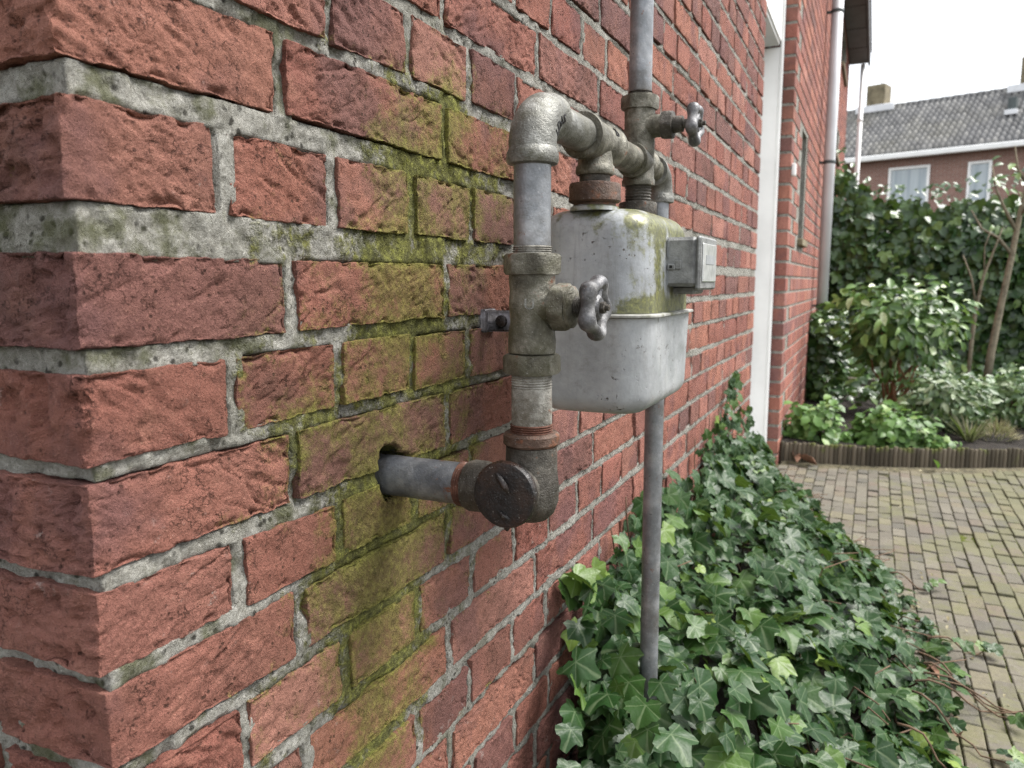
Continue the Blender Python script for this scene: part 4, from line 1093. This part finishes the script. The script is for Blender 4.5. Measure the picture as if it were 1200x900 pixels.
# shrub at the right border of the view
sh3 = thing('pale_shrub', 'pale leaved shrub behind the dry grass at the right side of the bed', 'shrub')
cloud('foliage', (1.06, 4.42, .20), (.17, .15, .15), 700, SL, .042, M['variegated'], sh3, 23, hollow=.5, rmin=.07)
branchy((1.06, 4.42, .06), [(1.06 + R_.uniform(-.1, .1), 4.42 + R_.uniform(-.1, .1), R_.uniform(.18, .3)) for k in range(7)], .004, .002, 6, M['stem'], sh3)
# leafy ground cover along the edging
for (x, y, rx, ry, rz, n, lab, sd) in [(.170, 3.66, .135, .13, .165, 900, 'bright green ground cover clump against the projecting brick wall', 31), (.475, 3.70, .175, .12, .150, 950, 'bright green leafy ground cover clump at the middle of the bed edging', 32)]:
    gc = thing('ground_cover', lab, 'plant', 'ground cover clumps at the bed edge')
    cloud('foliage', (x, y, BED_Z + .02), (rx, ry, rz), n, RL, .042, M['herb'], gc, sd, rmin=.06, hollow=.45, facing=(0, -.5, 1.1))
    branchy((x, y, .06), [(x + R_.uniform(-rx, rx) * .7, y + R_.uniform(-ry, ry) * .7, .06 + rz * .7) for k in range(10)], .003, .0015, sd, M['stem'], gc)
gc = thing('ground_cover', 'small pale green seedling patch spilling onto the edging near the spiky plant', 'plant')
cloud('foliage', (.665, 3.665, .09), (.07, .05, .035), 130, RL, .030, M['herb'], gc, 33, rmin=.06)
gc = thing('low_plant', 'yellow green low plant behind the variegated shrub', 'plant')
cloud('foliage', (.95, 4.62, .14), (.16, .12, .13), 330, SL, .05, M['shrub'], gc, 34, rmin=.06)
# spiky plant and dry flower heads
sp = thing('spiky_plant', 'spiky tuft of narrow pale leaves on bare soil behind the edging', 'plant')
L = Leaves(); r = random.Random(12)
blade = (np.array([(-.03, 0, 0), (.03, 0, 0), (-.04, .5, .02), (.04, .5, .02), (0, .5, -.005), (0, 1., -.05)]), [(0, 1, 4), (0, 4, 2), (1, 3, 4), (2, 4, 5), (4, 3, 5)], np.zeros(6))
for k in range(46):
    a = r.uniform(0, 2 * pi); t = np.array([cos(a) * .8, sin(a) * .8, r.uniform(.5, 1.7)]); L.add(blade, (.80 + .01 * cos(a), 3.88 + .01 * sin(a), .07), np.cross(t, np.cross(t, (0, 0, -1.)) + .01), t, r.uniform(.09, .17), r.random())
tag(L.build('blade_tuft', M['spike'], sp), None, None, None, 'stuff')
dr = thing('dry_grass', 'pale dry straw coloured tuft beside the spiky plant', 'plant')
L = Leaves()
for k in range(420):
    a = r.uniform(0, 2 * pi); q = r.random() ** .5; t = np.array([cos(a) * q, sin(a) * q, r.uniform(.15, .9)]); L.add(blade, (.915 + .075 * q * cos(a), 4.00 + .06 * q * sin(a), .07 + .055 * (1 - q * q)), np.cross(t, (sin(a), -cos(a), .1)), t, r.uniform(.02, .06), r.random())
tag(L.build('straw_tuft', M['straw'], dr), None, None, None, 'stuff')
# ivy round the foot of the drain pipe
iv2 = thing('climbing_ivy', 'dark ivy clinging round the foot of the grey drainpipe', 'ivy')
cloud('foliage', (.13, 4.92, .30), (.11, .13, .30), 620, [(v, f, e) for v, f, e in IV[:6]], .048, M['ivy_far'], iv2, 41, rmin=.06, hollow=.7)
branchy((.14, 4.88, .05), [(.13 + R_.uniform(-.04, .04), 4.93, R_.uniform(.3, .55)) for k in range(5)], .004, .002, 42, M['stem'], iv2)
# board across the back of the bed
b = MB(); b.box((.06, 5.42, .06), (.42, 5.45, .155), 0, .004); o = b.build('garden_board', M['board'], None); tag(o, 'weathered low board lying across the back of the bed', 'board')
o['label'] = 'weathered low board standing across the bed behind the round shrub'
# ivy covered screen at the back
hd = thing('ivy_hedge', 'tall dark ivy covered hedge closing the back of the garden', 'hedge')
L = Leaves(); r = random.Random(51)
def hedge_top(x): return np.interp(x, [-.1, .12, .25, .45, .75, 1.1, 1.6, 2.6], [1.72, 1.70, 1.52, 1.38, 1.36, 1.42, 1.50, 1.5])
for k in range(6800):
    x = r.uniform(-.05, 2.5); tp = float(hedge_top(x)) + .09 * float(fbm(np.array([[x * 6, 0, 0]]), 9, 3)[0]); z = r.uniform(0.05, 1) * tp
    front = r.random()
    y = 6.75 + .15 * float(fbm(np.array([[x * 3, z * 3, 0]]), 8, 3)[0]) - .04 + .2 * front ** 2
    if z > tp - .09: y += r.uniform(0, .35)
    L.add(IV[r.randrange(14)] if r.random() < .5 else RL[r.randrange(3)], (x, y, z), (r.gauss(0, .45), -1 + r.gauss(0, .3), .45 + r.gauss(0, .35)), (r.gauss(0, .7), -.2, -1 + r.gauss(0, .4)), r.uniform(.055, .10), r.random() ** 1.2)
for k in range(260):
    x = r.uniform(0, 2.4); tp = float(hedge_top(x)); L.add(SL[k % 3], (x, 6.8 + r.uniform(-.1, .25), tp + r.uniform(-.02, .13)), (r.gauss(0, .5), -.7, .8), (r.gauss(0, .5), r.gauss(0, .3), 1), r.uniform(.05, .08), r.uniform(.6, 1))
tag(L.build('foliage', M['ivy_far'], hd), None, None, None, 'stuff')
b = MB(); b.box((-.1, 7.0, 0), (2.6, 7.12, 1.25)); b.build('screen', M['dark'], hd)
gi = thing('ground_ivy', 'dark leafy carpet covering the soil between the shrubs and the hedge', 'plant')
L = Leaves()
for k in range(1900):
    x = r.uniform(.08, 1.9); y = r.uniform(4.6, 6.75) if x > .45 else r.uniform(4.7, 6.75)
    L.add(RL[k % 3] if k % 2 else IV[k % 14], (x, y, .07 + r.random() ** 2 * .13 * (1 + .6 * fbm(np.array([[x * 5, y * 5, 0]]), 3, 2)[0])), (r.gauss(0, .5), -.5 + r.gauss(0, .4), .9), (r.gauss(0, .7), r.gauss(0, .7), -.2), r.uniform(.04, .075), r.random())
tag(L.build('foliage', M['ivy_far'], gi), None, None, None, 'stuff')
# young tree in front of the hedge
tr = thing('young_tree', 'young tree with a slim pale bare trunk before the hedge', 'tree')
b = MB(); TP = [(1.10, 6.02, .05), (1.115, 6.02, .30), (1.15, 6.03, .62), (1.19, 6.04, .95), (1.215, 6.04, 1.22), (1.26, 6.05, 1.52), (1.28, 6.05, 1.8)]
b.add(*sweep(TP, [.028, .024, .021, .018, .015, .010, .006], 12)); b.build('trunk', M['bark'], tr, True)
br = MB()
for pth in [[(1.205, 6.04, 1.1), (1.12, 6.0, 1.25), (1.06, 5.98, 1.38), (1.03, 5.97, 1.52)], [(1.215, 6.04, 1.2), (1.30, 6.0, 1.35), (1.42, 5.98, 1.5)], [(1.19, 6.04, .95), (1.10, 6.0, 1.06), (1.0, 5.98, 1.12), (.93, 5.95, 1.24)], [(1.24, 6.04, 1.4), (1.18, 6.03, 1.5), (1.15, 6.0, 1.64)]]:
    br.add(*sweep(pth, np.linspace(.012, .004, len(pth)), 7))
br.build('branches', M['bark'], tr, True)
L = Leaves()
for k in range(46):
    a = r.uniform(0, 2 * pi); q = r.random() ** .5
    L.add(SL[k % 3], (1.27 + .27 * q * cos(a), 6.0 + .2 * q * sin(a), 1.40 + r.gauss(0, .12)), (r.gauss(0, .5), -.6, .7), (r.gauss(0, .6), -.2, r.gauss(-.2, .7)), r.uniform(.04, .075), r.random())
tag(L.build('crown', M['shrub'], tr), None, None, None, 'stuff')
t2 = thing('sapling', 'thin bare forked sapling left of the young tree', 'tree')
b = MB(); b.add(*sweep([(.985, 5.95, .05), (.99, 5.95, .35), (1.0, 5.95, .6), (1.03, 5.94, .82), (1.08, 5.93, 1.0), (1.11, 5.92, 1.12)], [.014, .013, .011, .009, .006, .004], 9)); b.build('trunk', M['bark'], t2, True)
b = MB(); b.add(*sweep([(1.0, 5.95, .62), (.96, 5.94, .8), (.90, 5.93, .95)], [.008, .006, .004], 7)); b.add(*sweep([(1.03, 5.94, .82), (1.02, 5.93, 1.0), (1.05, 5.92, 1.12)], [.006, .004, .003], 7)); b.build('branches', M['bark'], t2, True)

# fallen leaves on the paving
DL = [('curled brown dry leaf lying in the corner by the projecting wall', (.125, 3.40, .012), .075, .4), ('flat brown dry leaf on the pavers right of the curled leaf', (.205, 3.40, .010), .080, 1.5), ('small yellow green leaf standing against the bed edging', (.66, 3.535, .012), .045, 2.2), ('brown dead leaf among the ivy runners', (.535, 1.60, .02), .035, .9), ('withered brown leaf on the pavers at the ivy border', (.555, 1.42, .012), .032, 2.9)]
for k, (lab, p, s_, a) in enumerate(DL):
    V, F, ve = simple_leaf(.6, -.25, .55) if k != 2 else simple_leaf(.6, .1, .3)
    me = mesh('fallen_leaf', V * s_, F, M['dry_leaf'] if k != 2 else M['herb'], True, {'rnd': np.full(len(V), .3), 'vein': ve})
    o = obj('fallen_leaf', me, None, p); o.rotation_euler = (.15 if k != 2 else 1.2, .25, a); tag(o, lab, 'leaf', 'fallen leaves on the paving')

L = Leaves(); r = random.Random(77)
for k in range(150):
    if k % 3 == 0: x = r.uniform(.08, 1.1); y = float(edge_y(x)) - r.uniform(.015, .07)
    else:
        y = r.uniform(1.3, 3.1); x = float(out_x(y)) + abs(r.gauss(0, .05))
    if k % 11 == 0: x, y = r.uniform(.3, 1.2), r.uniform(1.6, 3.3)
    L.add(SL[k % 3], (x, y, .006), (r.gauss(0, .3), r.gauss(0, .3), 1), (r.gauss(0, 1), r.gauss(0, 1), 0), r.uniform(.006, .016), r.random())
tag(L.build('leaf_litter', M['straw']), 'tiny bits of leaf litter strewn on the pavers', None, None, 'stuff')

# ------------------------------------------------------------------ house across the gardens
HL, HRt = np.array([-.246, 27.0]), np.array([3.88, 25.7]); hu = (HRt - HL) / np.linalg.norm(HRt - HL); ang = math.atan2(hu[1], hu[0])
fh = thing('far_house', 'red brick house with a grey tiled roof beyond the hedge', 'house', None, (HL[0], HL[1], 0)); fh.rotation_euler = (0, 0, ang)
# local: x along the facade, y away from us, z up
b = MB(); b.box((-6, .0, 0), (12, 5.0, 4.52)); fw = b.build('wall', M['far_brick'], fh)
ridge = 6.52; run = 2.5
TR = random.Random(4); tb = MB(); nt = 13; tw = .165
for k in range(nt):
    f0, f1 = k / nt, (k + 1.12) / nt
    y0_, y1_ = -.28 + (run + .28) * f0, -.28 + (run + .28) * f1; z0_, z1_ = 4.58 + (ridge - 4.58) * f0, 4.58 + (ridge - 4.58) * f1
    x = -6.
    while x < 12:
        Vt = []
        for (u, hgt) in ((0, .0), (.22, .055), (.45, .075), (.68, .045), (.85, -.01), (1., -.01)):
            Vt += [(x + u * tw, y0_, z0_ + hgt + .055), (x + u * tw, y1_, z1_ + hgt)]
        Vt += [(x, y0_, z0_ - .01), (x + tw, y0_, z0_ - .01)]
        if -1.5 < x < 7:
            tb.add(Vt, [(0, 2, 3, 1), (2, 4, 5, 3), (4, 6, 7, 5), (6, 8, 9, 7), (8, 10, 11, 9), (12, 13, 10, 8, 6, 4, 2, 0)], TR.random())
        x += tw
roof = MB(); roof.add([(-6, -.3, 4.54), (12, -.3, 4.54), (12, run, ridge - .02), (-6, run, ridge - .02), (-6, 5.3, 4.54), (12, 5.3, 4.54)], [(0, 1, 2, 3), (3, 2, 5, 4)]); roof = roof.build('roof', M['tile'], fh)
tag(tb.build('roof_tiles', M['tile'], roof, True), None, None, None, 'stuff')
b = MB()
x = -1.5
while x < 7: b.add(*lathe([(.09, 0), (.10, .02), (.085, .36)], (x, run, ridge + .0), (1, 0, 0), 10)); x += .34
tag(b.build('ridge_tiles', M['tile'], roof, True), None, None, None, 'stuff')
b = MB(); b.box((-6, -.42, 4.42), (12, -.285, 4.575), 0, .02); b.build('gutter', M['white_paint'], fh)
for (x0, x1, z1, mt) in [(.88, 2.03, 4.20, 'net'), (3.02, 3.62, 4.17, 'net')]:
    z0 = z1 - 1.3
    b = MB(); w_ = .075
    b.box((x0, -.06, z0), (x0 + w_, .05, z1), 0, .005); b.box((x1 - w_, -.06, z0), (x1, .05, z1), 0, .005); b.box((x0 + w_, -.058, z1 - w_), (x1 - w_, .05, z1), 0, .005); b.box((x0 + w_, -.058, z0), (x1 - w_, .05, z0 + w_), 0, .005)
    wnd = b.build('window', M['white_paint'], fh)
    b = MB(); b.box((x0 + w_, -.012, z0 + w_), (x1 - w_, -.004, z1 - w_)); b.build('pane', M[mt], wnd)
for (x0, x1, zt) in [(-.66, -.08, 7.26), (3.72, 4.35, 7.36)]:
    b = MB(); b.box((x0, run - .30, ridge - .4), (x1, run + .35, zt), 0, .01); ch = b.build('chimney', M['brown_brick'], roof)
    b = MB(); b.add(*lathe([(.035, 0), (.035, .22)], ((x0 + x1) / 2 + .08, run, zt), ZU, 10)); b.build('chimney_pot', M['zinc'], roof)
    b = MB(); b.box((x0 - .30, run - .40, ridge - .16), (x1 + .32, run - .29, ridge + .07), 0, .02); b.build('flashing', M['zinc'], roof)
b = MB(); b.box((3.62, .88, 5.52), (3.95, 1.10, 5.66), 0, .01); b.build('flashing', M['zinc'], roof)
b = MB(); b.box((3.68, 1.02, 5.6), (3.88, 1.35, 6.02), 0, .01); b.build('roof_hatch', M['zinc_dark'], roof)
